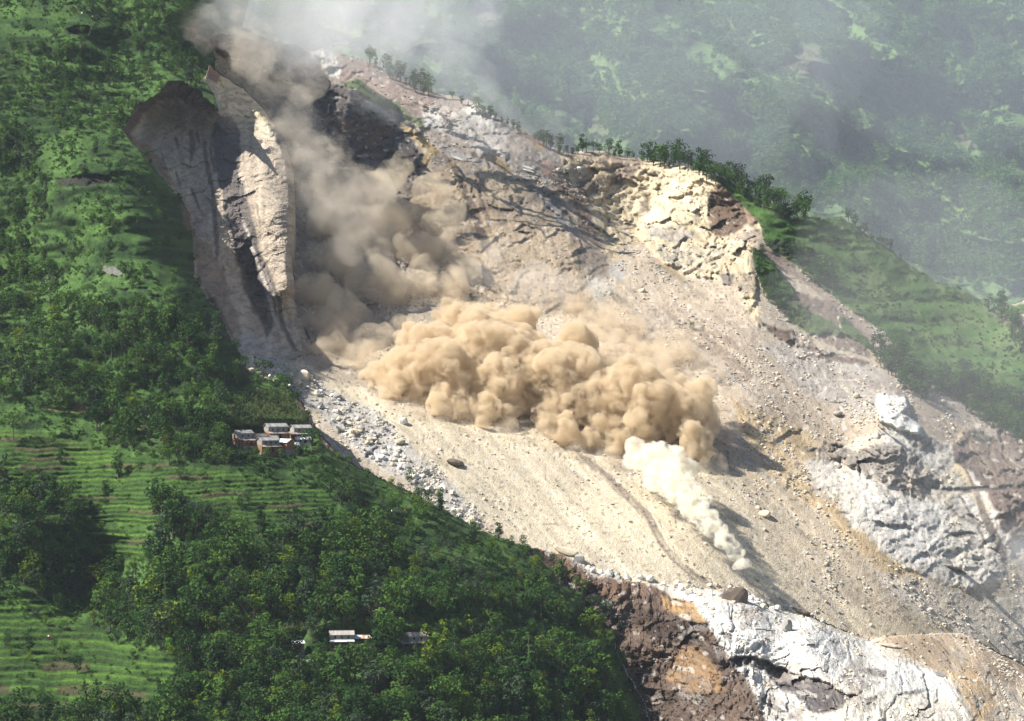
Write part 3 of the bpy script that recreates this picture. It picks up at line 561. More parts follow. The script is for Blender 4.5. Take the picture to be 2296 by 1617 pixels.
# rills and flow lines down the debris
rl = np.random.default_rng(31)
for i in range(230):
    u0 = rl.uniform(720, 2250); v0 = rl.uniform(620, 1300) if u0 > 1300 else rl.uniform(860, 1150)
    L_ = rl.uniform(60, 260); sl = rl.uniform(.62, 1.05); bend = rl.uniform(-.25, .25)
    pts = [(u0 + L_ * t, v0 + L_ * (sl * t + bend * t * t)) for t in (0, .3, .6, 1)]
    c = [(.25, .20, .15), (.50, .43, .33), (.33, .30, .27), (.42, .32, .20), (.20, .165, .135)][int(rl.integers(5))]
    wdt = rl.uniform(2.5, 11)
    paint(stroke(pts, [wdt * .4, wdt, wdt, wdt * .5], 5, 5), c, rl.uniform(.2, .6) * (.6 if 900 < u0 < 1600 and v0 > 850 else 1), only=S, mod=(GRS < .3) * thr(stk + .5 * nm, -.4, .3))
for i in range(60):
    u0 = rl.uniform(930, 1330); v0 = rl.uniform(360, 560); L_ = rl.uniform(50, 170); sl = rl.uniform(1.2, 3.0)
    pts = [(u0 + L_ * t * .5, v0 + L_ * .5 * sl * t * (1 + .2 * t)) for t in (0, .3, .6, 1)]
    c = [(.16, .125, .10), (.22, .175, .14), (.46, .37, .25), (.30, .22, .14)][int(rl.integers(4))]; wdt = rl.uniform(2, 8)
    paint(stroke(pts, [wdt * .4, wdt, wdt, wdt * .6], 4, 5), c, rl.uniform(.35, .75), only=S, mod=(GRS < .3) * thr(nf + .5 * nm, -.5, .2))
# beds and stains in the pale rock
for rs, cc_, k_ in ((BLUFF, (.33, .295, .26), .9), (SLIDE, (.25, .22, .19), .42), (CLIFF, (.20, .175, .155), .6)):
    mk = (reg == rs) & (ROCK > 1.0) & (GRS < .4)
    bandm = np.clip(thr(fbm(bed_a * .12, bed_b, 3.2, 3, 66) + .25 * nm, .12, .34) * .9 + thr(rid2, .5, .8) * .5, 0, 1)
    paint((FULL, mk.astype(np.float32)), cc_, k_, mod=bandm * thr(nm + .3 * nb, -.35, .35))

# ------------------------------------------------------------------ relief
TERR0 = np.zeros(U.shape, np.float32)
for q in ([(-360, 955), (160, 975), (450, 1042), (770, 1095), (740, 1170), (500, 1195), (200, 1175), (90, 1095), (-360, 1050)], [(-360, 1330), (130, 1375), (330, 1435), (410, 1560), (-360, 1610)]):
    w, m = area(q, 20, 8); TERR0[w] = np.maximum(TERR0[w], m)
# grass ledges and hummocks
led = fbm(X0 + 8 * nb, Z0 * 4.2 + X0 * .25 + 5 * nm, 26, 4, 21)
hum = fbm(X0, Z0, 9, 4, 22)
gmask = np.clip(GRS, 0, 1) * (isN | isS)
def benches(x, z, h, dep, tilt, wl, seed, r=.6):
    """ledged ground: upright banks with gentle shelves above them"""
    ph = (z + tilt * x + h * .9 * fbm(x, z, wl, 4, seed)) / h
    fr = ph - np.floor(ph)
    pr = np.where(fr < r, -fr, -r + (fr - r) / (1 - r) * r) * dep
    return pr, fr
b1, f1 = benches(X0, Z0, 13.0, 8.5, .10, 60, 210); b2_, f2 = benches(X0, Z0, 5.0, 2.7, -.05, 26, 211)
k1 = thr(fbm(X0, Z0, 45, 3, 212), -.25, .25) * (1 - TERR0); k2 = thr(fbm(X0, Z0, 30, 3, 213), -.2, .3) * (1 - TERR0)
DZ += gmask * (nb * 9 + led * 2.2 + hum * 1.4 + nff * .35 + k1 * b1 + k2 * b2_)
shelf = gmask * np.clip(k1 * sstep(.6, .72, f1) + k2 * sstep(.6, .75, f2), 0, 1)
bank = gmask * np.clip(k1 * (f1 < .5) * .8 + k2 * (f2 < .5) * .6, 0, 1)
paint((FULL, shelf.astype(np.float32)), (.070, .138, .032), .6, grass=1)  # shelf grass lighter, its sunlit tone put into the colour
paint((FULL, bank.astype(np.float32)), (.032, .066, .016), .5, grass=1)  # banks in a darker shrub green
gf = isF
XF, ZF = R_ * BF, S_ * BF
spf = fbm(XF * .75 + ZF * .65, (XF * .65 - ZF * .75) * .35, 150, 4, 30, .5, True)
DZF = -(spf) * 150 + fbm(XF, ZF, 60, 5, 31) * 60 + fbm(XF, ZF * 2.5, 30, 3, 32) * 14
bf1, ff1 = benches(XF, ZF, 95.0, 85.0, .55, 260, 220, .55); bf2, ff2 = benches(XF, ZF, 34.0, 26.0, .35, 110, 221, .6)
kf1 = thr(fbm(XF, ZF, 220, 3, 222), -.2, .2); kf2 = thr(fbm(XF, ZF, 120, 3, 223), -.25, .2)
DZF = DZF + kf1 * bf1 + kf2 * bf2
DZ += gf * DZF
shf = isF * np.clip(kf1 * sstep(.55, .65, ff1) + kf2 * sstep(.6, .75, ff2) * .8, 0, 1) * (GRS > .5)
paint((FULL, shf.astype(np.float32)), (.090, .155, .050), .75, grass=1)  # far shelves: sunlit grass tone in the colour
paint((FULL, (isF * kf1 * (ff1 < .5) * (GRS > .5)).astype(np.float32)), (.045, .085, .030), .6, grass=1)  # far banks: darker shrub green
paint((FULL, (isF * kf1 * (ff1 < .42)).astype(np.float32)), (.12, .09, .075), .7, mod=thr(fbm(XF, ZF * .6, 70, 4, 224), .08, .3))
# rock
bl = fbm(X0, Z0, 34, 3, 23)
rr = (rid - .3) * .9 + (rid2 - .3) * .5 + nf * .4 + fbm(X0, Z0, 2.6, 3, 24, .6, True) * .25 + (blk_id - .5) * 1.5 + blk_t * 1.3 + (bk2_id - .5) * .75 + bk2_t * .5 - np.clip(.07 - blk_e, 0, 1) * 2.2
DZ -= ROCK * rr * np.where(isF, .8, 1.0)
DZ += isC * (vst * .8 + bl * 4) * np.clip(ROCK / 2, 0, 1.2)
# debris slopes: gullies down the fall line and loose stones
deb = (isS | isB) & (GRS < .5)
DZ += deb * (stk2 * 2.2 + stk * .9) * np.clip(1.2 - ROCK * .2, .3, 1)
st1 = np.abs(perlin(X0 / 2.3, Z0 / 1.9, 41)) ; st2 = np.abs(perlin(X0 / 4.6 + 7, Z0 / 3.8, 42)); st3 = perlin(X0 / 1.3, Z0 / 1.2, 43)
rb_id, rb_e, rb_t = worley(X0 / 2.6 + nf, Z0 / 2.2, 63)
patch = thr(nm + nf * .6 + stk * .4, -.35, .45)
DZ -= RUB * patch * ((rb_id > .55) * (rb_id - .45) * 1.8 * sstep(0, .25, rb_e) + st3 * .35 + rb_t * .3)
DZ += deb * nff * .22

# terraces on the near hill
def terraces(poly, h, depth, tilt=0.0, feather=14):
    w, m = area(poly, feather, 8)
    m = m * (reg[w] == NEAR)
    z = S_[w] * (D[w]) + X0[w] * tilt + WU[w] * .9 + WU2[w] * .3 + nb[w] * 1.4
    ph = z / h
    fr = ph - np.floor(ph)
    # upright riser over most of the step, then a short tread running back
    prof = np.where(fr < .68, -fr, -.68 + (fr - .68) * (.68 / .32) )
    DZ[w] += m * (-(prof + .34) * -1.0) * 0 + m * ((fr < .68) * (-fr * depth) + (fr >= .68) * (-.68 * depth + (fr - .68) / .32 * .68 * depth))
    lip = np.exp(-((fr - .70) / .12) ** 2)  # tread edge, where catching light is painted as a bright line
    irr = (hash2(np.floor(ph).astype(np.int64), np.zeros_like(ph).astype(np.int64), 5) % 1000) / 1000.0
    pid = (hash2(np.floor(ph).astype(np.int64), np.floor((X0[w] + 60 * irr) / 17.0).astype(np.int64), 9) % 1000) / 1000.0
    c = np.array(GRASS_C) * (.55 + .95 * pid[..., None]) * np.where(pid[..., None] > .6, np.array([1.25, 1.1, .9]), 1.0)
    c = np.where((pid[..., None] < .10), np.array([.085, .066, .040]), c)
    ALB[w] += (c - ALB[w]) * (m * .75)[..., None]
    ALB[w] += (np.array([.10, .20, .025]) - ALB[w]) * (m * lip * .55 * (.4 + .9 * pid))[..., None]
    soil_shade = np.exp(-((fr - .12) / .12) ** 2)  # dark gap under each lip: shade painted along the riser foot
    ALB[w] += (np.array([.030, .036, .016]) - ALB[w]) * (m * soil_shade * .6)[..., None]
    TERR[w] = np.maximum(TERR[w], m)
TERR = np.zeros(U.shape, np.float32)
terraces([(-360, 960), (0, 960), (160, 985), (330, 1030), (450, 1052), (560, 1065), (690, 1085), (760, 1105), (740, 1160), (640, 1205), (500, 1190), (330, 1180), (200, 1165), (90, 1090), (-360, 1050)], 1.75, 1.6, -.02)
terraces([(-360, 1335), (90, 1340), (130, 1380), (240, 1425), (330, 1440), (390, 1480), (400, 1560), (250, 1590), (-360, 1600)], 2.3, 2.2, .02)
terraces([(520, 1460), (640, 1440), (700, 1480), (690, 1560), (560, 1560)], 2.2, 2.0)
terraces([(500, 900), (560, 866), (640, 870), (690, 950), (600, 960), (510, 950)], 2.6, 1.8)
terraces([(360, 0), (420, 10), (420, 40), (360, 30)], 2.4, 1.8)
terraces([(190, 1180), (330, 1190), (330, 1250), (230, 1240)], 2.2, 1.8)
paint(area([(515, 900), (560, 875), (640, 885), (690, 950), (600, 965), (520, 950)], 8, 6), (.13, .155, .055), .45, only=N, grass=1, mod=thr(nff + nf, -.3, .5))
# building plots are cut into the hill so that nothing is buried
HOUSES = [  # u, v of the front foot, length, width, lower storey, upper storey, yaw, kind
]
def plot(u, v, wm, hm, dm):
    d = float(D[int((v + 140) / STEP), int((u - U0) / STEP)])
    px = F / d
    w, m = area([(u - wm * px, v - hm * px), (u + wm * px, v - hm * px), (u + wm * px, v + 4), (u - wm * px, v + 4)], 26, 2)
    DZ[w] *= (1 - m)
    OFFS[w] += m * dm
OFFS = np.zeros(U.shape, np.float32)
VILLAGE = [
    (617, 983, 8.6, 5.0, 3.0, 2.1, .50, 'two', 'tin', 'whitewashed upper storey above a dark open porch, uppermost house of the village'),
    (673, 984, 7.6, 4.8, 2.9, 1.9, .45, 'two', 'tin', 'whitewashed gable house with a lean-to porch on the right edge of the village'),
    (543, 993, 7.2, 4.6, 2.2, 2.0, .62, 'two', 'tin', 'white and orange mud house with pale roof at the left end of the village'),
    (553, 1000, 5.8, 4.0, 2.6, .0, .62, 'one', 'rust', 'small orange mud house in front of the leftmost white roofed house'),
    (578, 994, 7.0, 4.4, 3.0, .0, .62, 'one', 'dark', 'orange mud house with a dark roof in the middle of the village'),
    (604, 990, 5.4, 3.6, 2.0, .0, .50, 'one', 'rust', 'low dark shed with a rusty roof below the uppermost house'),
    (600, 1014, 8.4, 4.6, 3.2, 1.9, .62, 'two', 'tin', 'tall orange mud house with grey gable, lowest of the village'),
    (635, 1008, 7.6, 5.0, 3.2, .0, -.62, 'one', 'white', 'brown house under a broad bright white tin roof'),
    (656, 1010, 4.2, 3.4, 2.4, .0, .25, 'one', 'white', 'small red brown hut with white roof beside the broad white tin roof'),
    (679, 994, 6.0, 3.2, 1.9, .0, .15, 'one', 'white', 'low grey shed with a white roof below the right edge house'),
    (667, 1457, 4.0, 3.2, 2.6, .0, .30, 'one', 'white', 'small hut with bright white roof left of the lower farmhouse'),
    (765, 1452, 8.6, 5.0, 3.2, 1.8, .12, 'two', 'grey', 'long dark farmhouse with grey slate roof among the lower trees'),
    (806, 1443, 8.2, 3.6, 2.2, .0, .05, 'one', 'stripe', 'long shed with striped white and rusty tin roof'),
    (932, 1450, 7.4, 4.4, 2.4, 1.8, .40, 'two', 'rustgrey', 'lone house with a mottled brown roof and tin lean-to in the lower wood'),
]
for h in VILLAGE:
    plot(h[0], h[1], h[2] * .75, 6.0, 5.5)
D = D + OFFS + DZ
# ------------------------------------------------------------------ terrain meshes
P = np.stack([R_ * D, D, S_ * D], -1).astype(np.float32)
NORM = np.zeros_like(P)
du = np.zeros_like(P); dv = np.zeros_like(P)
du[:, 1:-1] = P[:, 2:] - P[:, :-2]; dv[1:-1] = P[2:] - P[:-2]
NORM = np.cross(dv, du); NORM /= (np.linalg.norm(NORM, axis=-1, keepdims=True) + 1e-9)

ALB *= (1 + .16 * nf + .14 * nff)[..., None]
ALB[deb] *= (1 + .30 * stk + .20 * stk2 + .10 * st3)[deb][..., None]
ALB[isC] *= (1 + .35 * vst)[isC][..., None]
ALB[isC] = ALB[isC] + (np.array([.13, .115, .105], np.float32) - ALB[isC]) * (thr(rid2, .45, .8) * .5)[isC][..., None]
speck = (st2 > .60) & deb
ALB[speck] = ALB[speck] * .6 + np.array([.24, .23, .21], np.float32)
speck = (st1 > .62) & deb
ALB[speck] *= .55
np.clip(ALB, .006, .80, out=ALB)

def depth_at(u, v):
    j = np.clip((np.asarray(u) - U0) / STEP, 0, NU - 1.001); i = np.clip((np.asarray(v) + 140) / STEP, 0, NV - 1.001)
    return D[np.round(i).astype(int), np.round(j).astype(int)]
def grid_at(A, u, v):
    j = np.clip(np.round((np.asarray(u) - U0) / STEP), 0, NU - 1).astype(int); i = np.clip(np.round((np.asarray(v) + 140) / STEP), 0, NV - 1).astype(int)
    return A[i, j]
def ground(u, v):
    d = depth_at(u, v)
    return np.stack([(np.asarray(u) - UC) / F * d, d, (VC - np.asarray(v)) / F * d], -1)

def node(nt, t, **kw):
    n = nt.nodes.new(t)
    for k, v in kw.items():
        setattr(n, k, v)
    return n

def terrain_material(name, bump_scale, bump_dist, tint, rough=.95):
    m = bpy.data.materials.new(name); m.use_nodes = True
    nt = m.node_tree; b = nt.nodes['Principled BSDF']
    b.inputs['Roughness'].default_value = rough
    b.inputs['Specular IOR Level'].default_value = .15
    at = node(nt, 'ShaderNodeAttribute', attribute_name='albedo')
    tc = node(nt, 'ShaderNodeTexCoord')
    n1 = node(nt, 'ShaderNodeTexNoise'); n1.inputs['Scale'].default_value = bump_scale; n1.inputs['Detail'].default_value = 5; n1.inputs['Roughness'].default_value = .65
    nt.links.new(tc.outputs['Object'], n1.inputs['Vector'])
    mr = node(nt, 'ShaderNodeMapRange'); mr.inputs[1].default_value = .3; mr.inputs[2].default_value = .7; mr.inputs[3].default_value = 1 - tint; mr.inputs[4].default_value = 1 + tint
    nt.links.new(n1.outputs['Fac'], mr.inputs[0])
    vm = node(nt, 'ShaderNodeVectorMath', operation='SCALE')
    nt.links.new(at.outputs['Color'], vm.inputs[0]); nt.links.new(mr.outputs[0], vm.inputs['Scale'])
    nt.links.new(vm.outputs[0], b.inputs['Base Color'])
    bp = node(nt, 'ShaderNodeBump'); bp.inputs['Strength'].default_value = 1.0; bp.inputs['Distance'].default_value = bump_dist
    nt.links.new(n1.outputs['Fac'], bp.inputs['Height']); nt.links.new(bp.outputs[0], b.inputs['Normal'])
    return m

M_TURF = terrain_material('turf and soil', 1.1, .9, .45)
M_DEB = terrain_material('debris', 1.3, .7, .28)
M_ROCK = terrain_material('broken rock', .9, .9, .25)
M_FAR = terrain_material('distant turf', .22, 4.0, .45)

IDX = np.arange(NV * NU).reshape(NV, NU)
a, b_, c_, d_ = IDX[:-1, :-1], IDX[:-1, 1:], IDX[1:, 1:], IDX[1:, :-1]
quads = np.stack([a, d_, c_, b_], -1).reshape(-1, 4)
qd = D.ravel()[quads]; qr = reg.ravel()[quads]
front = qr[np.arange(len(quads)), qd.argmin(1)]
front0 = front.copy()
jump = qd.max(1) - qd.min(1)
farreg = qr[np.arange(len(quads)), qd.argmax(1)]
straddle = (jump > 45.0) & ((farreg == FAR) | (farreg == SLIDE)) & (front0 != farreg)
# where the land drops out of sight the wall behind takes the front land's colour
Pf, Af = P.reshape(-1, 3), ALB.reshape(-1, 3)
spur = (GRS > .45) & isS & (U > 1560)
front[(front == SLIDE) & spur.ravel()[quads[:, 0]]] = SPUR
Df, Rf, Sf = D.ravel(), R_.ravel(), S_.ravel()
EXT = {FAR: (((reg != FAR) & (((reg == SLIDE) & (sd_slide < 130)) | ((sd_left < 110) & (V < 150) & (U > 380)) )) | (reg == FAR), np.where(isF, D, BF + DZF), (.035, .075, .02)),
       SLIDE: ((((reg == NEAR) | (reg == CLIFF)) & (sd_left < 110) & (U > 440)) | ((reg == BLUFF) & (sd_bluff < 90)) | isS, np.where(isS, D, B0 + O_slide + 6), (.34, .29, .22))}
NAMES = {NEAR: ('near_hill', M_TURF), CLIFF: ('scar_cliff', M_ROCK), SLIDE: ('landslide_slope', M_DEB), BLUFF: ('rock_bluff', M_ROCK), FAR: ('far_hill', M_FAR), SPUR: ('grassy_spur', M_TURF)}
LBL = {NEAR: 'steep green near hillside with terraces and bare ledges', CLIFF: 'grey streaked scar cliff and rounded buttress with brown rim', SLIDE: 'tan and grey landslide slope with sand lobe and rock faces',
       BLUFF: 'white and brown rock bluff below the slide', FAR: 'hazy green far hillside behind the slide', SPUR: 'sunlit grassy spur right of the slide'}
for r, (nm_, mat) in NAMES.items():
    q = quads[front == r]
    if not len(q): continue
    st = straddle[front == r]
    pts = [Pf]; cols_ = [Af]; nbase = len(Pf)
    qs = q.copy()
    # where this land drops out of sight its back falls away steeply instead of reaching the land behind
    if st.any():
        sq = qs[st]; dm = Df[sq].min(1, keepdims=True); far_ = Df[sq] > dm + 30
        ids = sq[far_]; dd_ = np.broadcast_to(dm + 40.0, sq.shape)[far_]
        np_ = np.stack([Rf[ids] * dd_, dd_, Sf[ids] * dd_ - 14.0], -1)
        frontcol = Af[np.take_along_axis(sq, Df[sq].argmin(1)[:, None], 1)[:, 0]]
        cc_ = np.repeat(frontcol, far_.sum(1), 0)
        sq = sq.copy(); sq[far_] = nbase + np.arange(len(ids)); qs[st] = sq
        pts.append(np_.astype(np.float32)); cols_.append(cc_); nbase += len(ids)
    # the land behind goes on under the land in front
    if r in EXT:
        me_, de_, ce_ = EXT[r]
        kq = me_.ravel()[quads].all(1) & (front0 != r)
        eq = quads[kq]; eu, ei = np.unique(eq, return_inverse=True)
        pe = np.stack([Rf[eu] * de_.ravel()[eu], de_.ravel()[eu], Sf[eu] * de_.ravel()[eu]], -1)
        pts.append(pe.astype(np.float32)); cols_.append(np.broadcast_to(np.array(ce_, np.float32), (len(eu), 3)))
        qs = np.concatenate([qs, ei.reshape(-1, 4) + nbase]); nbase += len(eu)
    allP = np.concatenate(pts); allC = np.concatenate(cols_)
    used, inv = np.unique(qs, return_inverse=True)
    Pu, Cu = allP[used], allC[used]
    me = np_mesh(nm_, Pu, inv.reshape(-1, 4), r not in (BLUFF, CLIFF))
    ca = me.color_attributes.new('albedo', 'FLOAT_COLOR', 'POINT')
    col = np.ones((len(used), 4), np.float32); col[:, :3] = Cu
    ca.data.foreach_set('color', col.ravel())
    o = link(nm_, me, [mat])
    tag(o, LBL[r], None, None, 'structure')
# ------------------------------------------------------------------ plants and stones
def leaf_material(name, c0, c1, transl=.25):
    m = bpy.data.materials.new(name); m.use_nodes = True
    nt = m.node_tree; nt.nodes.clear()
    out = node(nt, 'ShaderNodeOutputMaterial')
    oi = node(nt, 'ShaderNodeObjectInfo'); ge = node(nt, 'ShaderNodeNewGeometry')
    ad = node(nt, 'ShaderNodeMath', operation='MULTIPLY_ADD'); ad.inputs[1].default_value = .45
    nt.links.new(ge.outputs['Random Per Island'], ad.inputs[0])
    mu = node(nt, 'ShaderNodeMath', operation='MULTIPLY'); mu.inputs[1].default_value = .75
    nt.links.new(oi.outputs['Random'], mu.inputs[0]); nt.links.new(mu.outputs[0], ad.inputs[2])
    mx = node(nt, 'ShaderNodeMix', data_type='RGBA')
    mx.inputs['A'].default_value = (*c0, 1); mx.inputs['B'].default_value = (*c1, 1)
    nt.links.new(ad.outputs[0], mx.inputs['Factor'])
    df = node(nt, 'ShaderNodeBsdfDiffuse'); tl = node(nt, 'ShaderNodeBsdfTranslucent'); ms = node(nt, 'ShaderNodeMixShader')
    ms.inputs[0].default_value = transl
    nt.links.new(mx.outputs['Result'], df.inputs[0]); nt.links.new(mx.outputs['Result'], tl.inputs[0])
    nt.links.new(df.outputs[0], ms.inputs[1]); nt.links.new(tl.outputs[0], ms.inputs[2]); nt.links.new(ms.outputs[0], out.inputs[0])
    return m

def plain(name, col, rough=.9, var=.3, scale=1.5, bump=.15, spec=.2):
    m = bpy.data.materials.new(name); m.use_nodes = True
    nt = m.node_tree; b = nt.nodes['Principled BSDF']
    b.inputs['Roughness'].default_value = rough; b.inputs['Specular IOR Level'].default_value = spec
    tc = node(nt, 'ShaderNodeTexCoord'); n1 = node(nt, 'ShaderNodeTexNoise'); n1.inputs['Scale'].default_value = scale; n1.inputs['Detail'].default_value = 6
    oi = node(nt, 'ShaderNodeObjectInfo')
    nt.links.new(tc.outputs['Object'], n1.inputs['Vector'])
    mr = node(nt, 'ShaderNodeMapRange'); mr.inputs[1].default_value = .3; mr.inputs[2].default_value = .7; mr.inputs[3].default_value = 1 - var; mr.inputs[4].default_value = 1 + var
    nt.links.new(n1.outputs['Fac'], mr.inputs[0])
    m2 = node(nt, 'ShaderNodeMapRange'); m2.inputs[3].default_value = 1 - var * .6; m2.inputs[4].default_value = 1 + var * .6
    nt.links.new(oi.outputs['Random'], m2.inputs[0])
    mm = node(nt, 'ShaderNodeMath', operation='MULTIPLY'); nt.links.new(mr.outputs[0], mm.inputs[0]); nt.links.new(m2.outputs[0], mm.inputs[1])
    vm = node(nt, 'ShaderNodeVectorMath', operation='SCALE'); vm.inputs[0].default_value = col
    nt.links.new(mm.outputs[0], vm.inputs['Scale']); nt.links.new(vm.outputs[0], b.inputs['Base Color'])
    bp = node(nt, 'ShaderNodeBump'); bp.inputs['Distance'].default_value = bump
    nt.links.new(n1.outputs['Fac'], bp.inputs['Height']); nt.links.new(bp.outputs[0], b.inputs['Normal'])
    return m

M_LEAF = {'dark green': leaf_material('dark leaves', (.018, .048, .017), (.050, .104, .028)),
          'mid green': leaf_material('mid leaves', (.042, .096, .022), (.090, .165, .034)),
          'yellow green': leaf_material('yellow leaves', (.065, .115, .014), (.135, .195, .026)),
          'grey green': leaf_material('grey leaves', (.034, .060, .034), (.066, .100, .052))}
M_FARLEAF = leaf_material('far leaves', (.050, .105, .034), (.085, .155, .045))
M_BAMB = leaf_material('bamboo leaves', (.055, .125, .016), (.085, .18, .025))
M_SHRUB = leaf_material('shrub leaves', (.034, .078, .018), (.085, .160, .028))
M_MAIZE = leaf_material('maize leaves', (.07, .115, .03), (.17, .19, .085))
M_BARK = plain('bark', (.11, .085, .065), .9, .3, 3)

def leaf_quads(pos, nrm, size, rng):
    """a small quad at each point, facing roughly along nrm"""
    n = len(pos)
    nrm = nrm + rng.normal(0, .45, (n, 3)); nrm /= np.linalg.norm(nrm, axis=1, keepdims=True)
    t = np.cross(nrm, rng.normal(0, 1, (n, 3))); t /= np.linalg.norm(t, axis=1, keepdims=True)
    b = np.cross(nrm, t)
    s = size * rng.uniform(.6, 1.3, (n, 1))
    k = rng.uniform(.5, .9, (n, 1))
    q = np.stack([pos - t * s, pos - b * s * k, pos + t * s, pos + b * s * k], 1)
    return q.reshape(-1, 3), np.arange(n * 4).reshape(-1, 4)

def tube(pts, r0, r1, sides=6):
    P_ = [Vector(p) for p in pts]; vs = []; fs = []
    n = len(P_)
    for i, p in enumerate(P_):
        d = (P_[min(i + 1, n - 1)] - P_[max(i - 1, 0)]).normalized()
        x = d.orthogonal().normalized(); y = d.cross(x)
        r = r0 + (r1 - r0) * i / (n - 1)
        for k in range(sides):
            a_ = 2 * math.pi * k / sides
            vs.append(tuple(p + x * math.cos(a_) * r + y * math.sin(a_) * r))
    for i in range(n - 1):
        for k in range(sides):
            fs.append((i * sides + k, i * sides + (k + 1) % sides, (i + 1) * sides + (k + 1) % sides, (i + 1) * sides + k))
    return vs, fs

def join(parts):
    vs, fs = [], []
    for v, f in parts:
        o = len(vs); vs += list(v); fs += [tuple(i + o for i in q) for q in f]
    return vs, fs

def make_tree(shape, seed, n_leaf=420, leaf=.036):
    """a tree one metre tall: crown mesh and trunk mesh"""
    rng = np.random.default_rng(seed)
    lumps = []
    if shape == 'round':
        n = 15; rx, rz, cz = .31, .36, .56
    elif shape == 'spreading':
        n = 17; rx, rz, cz = .42, .26, .64
    elif shape == 'slender':
        n = 16; rx, rz, cz = .16, .43, .52
    else:
        n = 14; rx, rz, cz = .33, .38, .54
    for i in range(n):
        a_ = rng.uniform(0, 2 * math.pi); h = rng.uniform(-1, 1); r = math.sqrt(max(0, 1 - h * h)) * rng.uniform(.45, 1.0)
        if shape == 'ragged': r *= rng.uniform(.6, 1.35)
        c = np.array([math.cos(a_) * r * rx, math.sin(a_) * r * rx, cz + h * rz * (.9 if h > 0 else .8)])
        lumps.append((c, rng.uniform(.085, .15) * (.8 if shape == 'slender' else 1.1)))
    lumps.append((np.array([0, 0, cz]), .7 * min(rx, rz)))
    pos, nrm = [], []
    tot = sum(l[1] ** 2 for l in lumps)
    for c, r in lumps:
        k = max(8, int(n_leaf * r * r / tot))
        d = rng.normal(0, 1, (k, 3)); d[:, 2] += .35; d /= np.linalg.norm(d, axis=1, keepdims=True)
        pos.append(c + d * r * rng.uniform(.75, 1.08, (k, 1)) * np.array([1, 1, .85])); nrm.append(d + np.array([0, 0, .3]))
    q, f = leaf_quads(np.concatenate(pos), np.concatenate(nrm), leaf, rng)
    crown = np_mesh('crown', q, f, False)
    th = cz - rz * .3
    lean = rng.normal(0, .03, 2)
    parts = [tube([(0, 0, -.08), (lean[0] * .4, lean[1] * .4, th * .5), (lean[0], lean[1], th), (lean[0] * 1.4, lean[1] * 1.4, cz + rz * .5)], .026, .006)]
    for i in range(5):
        c, r = lumps[i]
        z0 = th * rng.uniform(.5, .95)
        parts.append(tube([(lean[0] * z0 / th, lean[1] * z0 / th, z0), (c[0] * .5, c[1] * .5, (z0 + c[2]) * .5 + .02), tuple(c)], .011, .004, 5))
    v, f = join(parts)
    return crown, np_mesh('trunk', v, f, True)

TREES = []   # (shape, colour, crown mesh, trunk mesh)
for si, shape in enumerate(('round', 'spreading', 'slender', 'ragged')):
    for vi in range(2):
        cr, tr = make_tree(shape, 100 + si * 10 + vi)
        tr.materials.append(M_BARK)
        for ci, cname in enumerate(M_LEAF):
            c2 = cr.copy(); c2.materials.append(M_LEAF[cname])
            TREES.append((shape, cname, c2, tr))

# where trees stand: density of the wood on the near hill and elsewhere
DEN = np.zeros(U.shape, np.float32)
HT = np.full(U.shape, 8.0, np.float32)
def wood(poly, k, h=None, feather=30):
    w, m = area(poly, feather, 14)
    DEN[w] += (k - DEN[w]) * m
    if h: HT[w] += (h - HT[w]) * m
wood([(-150, -140), (560, -140), (500, 60), (480, 200), (380, 180), (270, 290), (300, 320), (-360, 320)], .8, 5.6)
wood([(-360, 300), (300, 300), (420, 450), (520, 760), (-360, 720)], .07, 5.5)
wood([(-360, 290), (60, 300), (110, 420), (130, 560), (140, 700), (-360, 720)], .5, 6.0)
wood([(-360, 40), (70, 10), (230, 60), (260, 150), (160, 110), (0, 120), (-360, 130)], .12, 5)
wood([(70, 280), (280, 300), (330, 380), (250, 420), (140, 400), (60, 340)], .12, 5)
wood([(-360, 690), (150, 680), (330, 690), (480, 740), (540, 830), (560, 900), (480, 930), (250, 905), (90, 905), (-360, 905)], .62, 7.8)
wood([(190, 905), (300, 920), (500, 940), (520, 1020), (700, 1010), (740, 1060), (560, 1050), (440, 1040), (280, 1020), (190, 970)], .95, 8.6)
wood([(500, 870), (560, 850), (640, 868), (690, 950), (600, 962), (520, 950)], .12, 6)
wood([(640, 1000), (760, 1020), (900, 1100), (1070, 1180), (1180, 1230), (1260, 1320), (1080, 1330), (860, 1250), (740, 1120), (690, 1080)], .42, 5.0)
wood([(-360, 960), (160, 985), (450, 1052), (740, 1105), (740, 1170), (500, 1180), (330, 1150), (-360, 1040)], .03, 6)
wood([(-360, 1060), (90, 1090), (200, 1165), (240, 1260), (260, 1420), (120, 1380), (60, 1330), (-360, 1330)], .34, 8.0)
wood([(340, 1130), (520, 1180), (500, 1230), (380, 1220)], .95, 9)
wood([(240, 1268), (400, 1266), (620, 1240), (760, 1195), (900, 1235), (1100, 1330), (1000, 1400), (700, 1420), (480, 1420), (400, 1500), (240, 1430)], .9, 10.5)
wood([(255, 1240), (330, 1240), (350, 1330), (270, 1330)], .05, 7)
wood([(480, 1390), (690, 1395), (690, 1450), (480, 1450)], .05, 7)
wood([(-360, 1335), (90, 1340), (240, 1425), (390, 1480), (400, 1590), (-360, 1590)], .07, 4.5)
wood([(400, 1480), (700, 1450), (1000, 1440), (1250, 1390), (1330, 1440), (1380, 1620), (1380, 1760), (-360, 1760), (-360, 1625), (300, 1620), (400, 1590)], .9, 9.5)
wood([(700, 1380), (1000, 1380), (1000, 1420), (700, 1425)], .7, 9)
wood([(900, 1250), (1200, 1330), (1280, 1420), (1200, 1500), (1080, 1400), (900, 1320)], .35, 7.5)
wood([(505, 1008), (720, 1008), (740, 1062), (520, 1062)], .35, 3.6, 14)
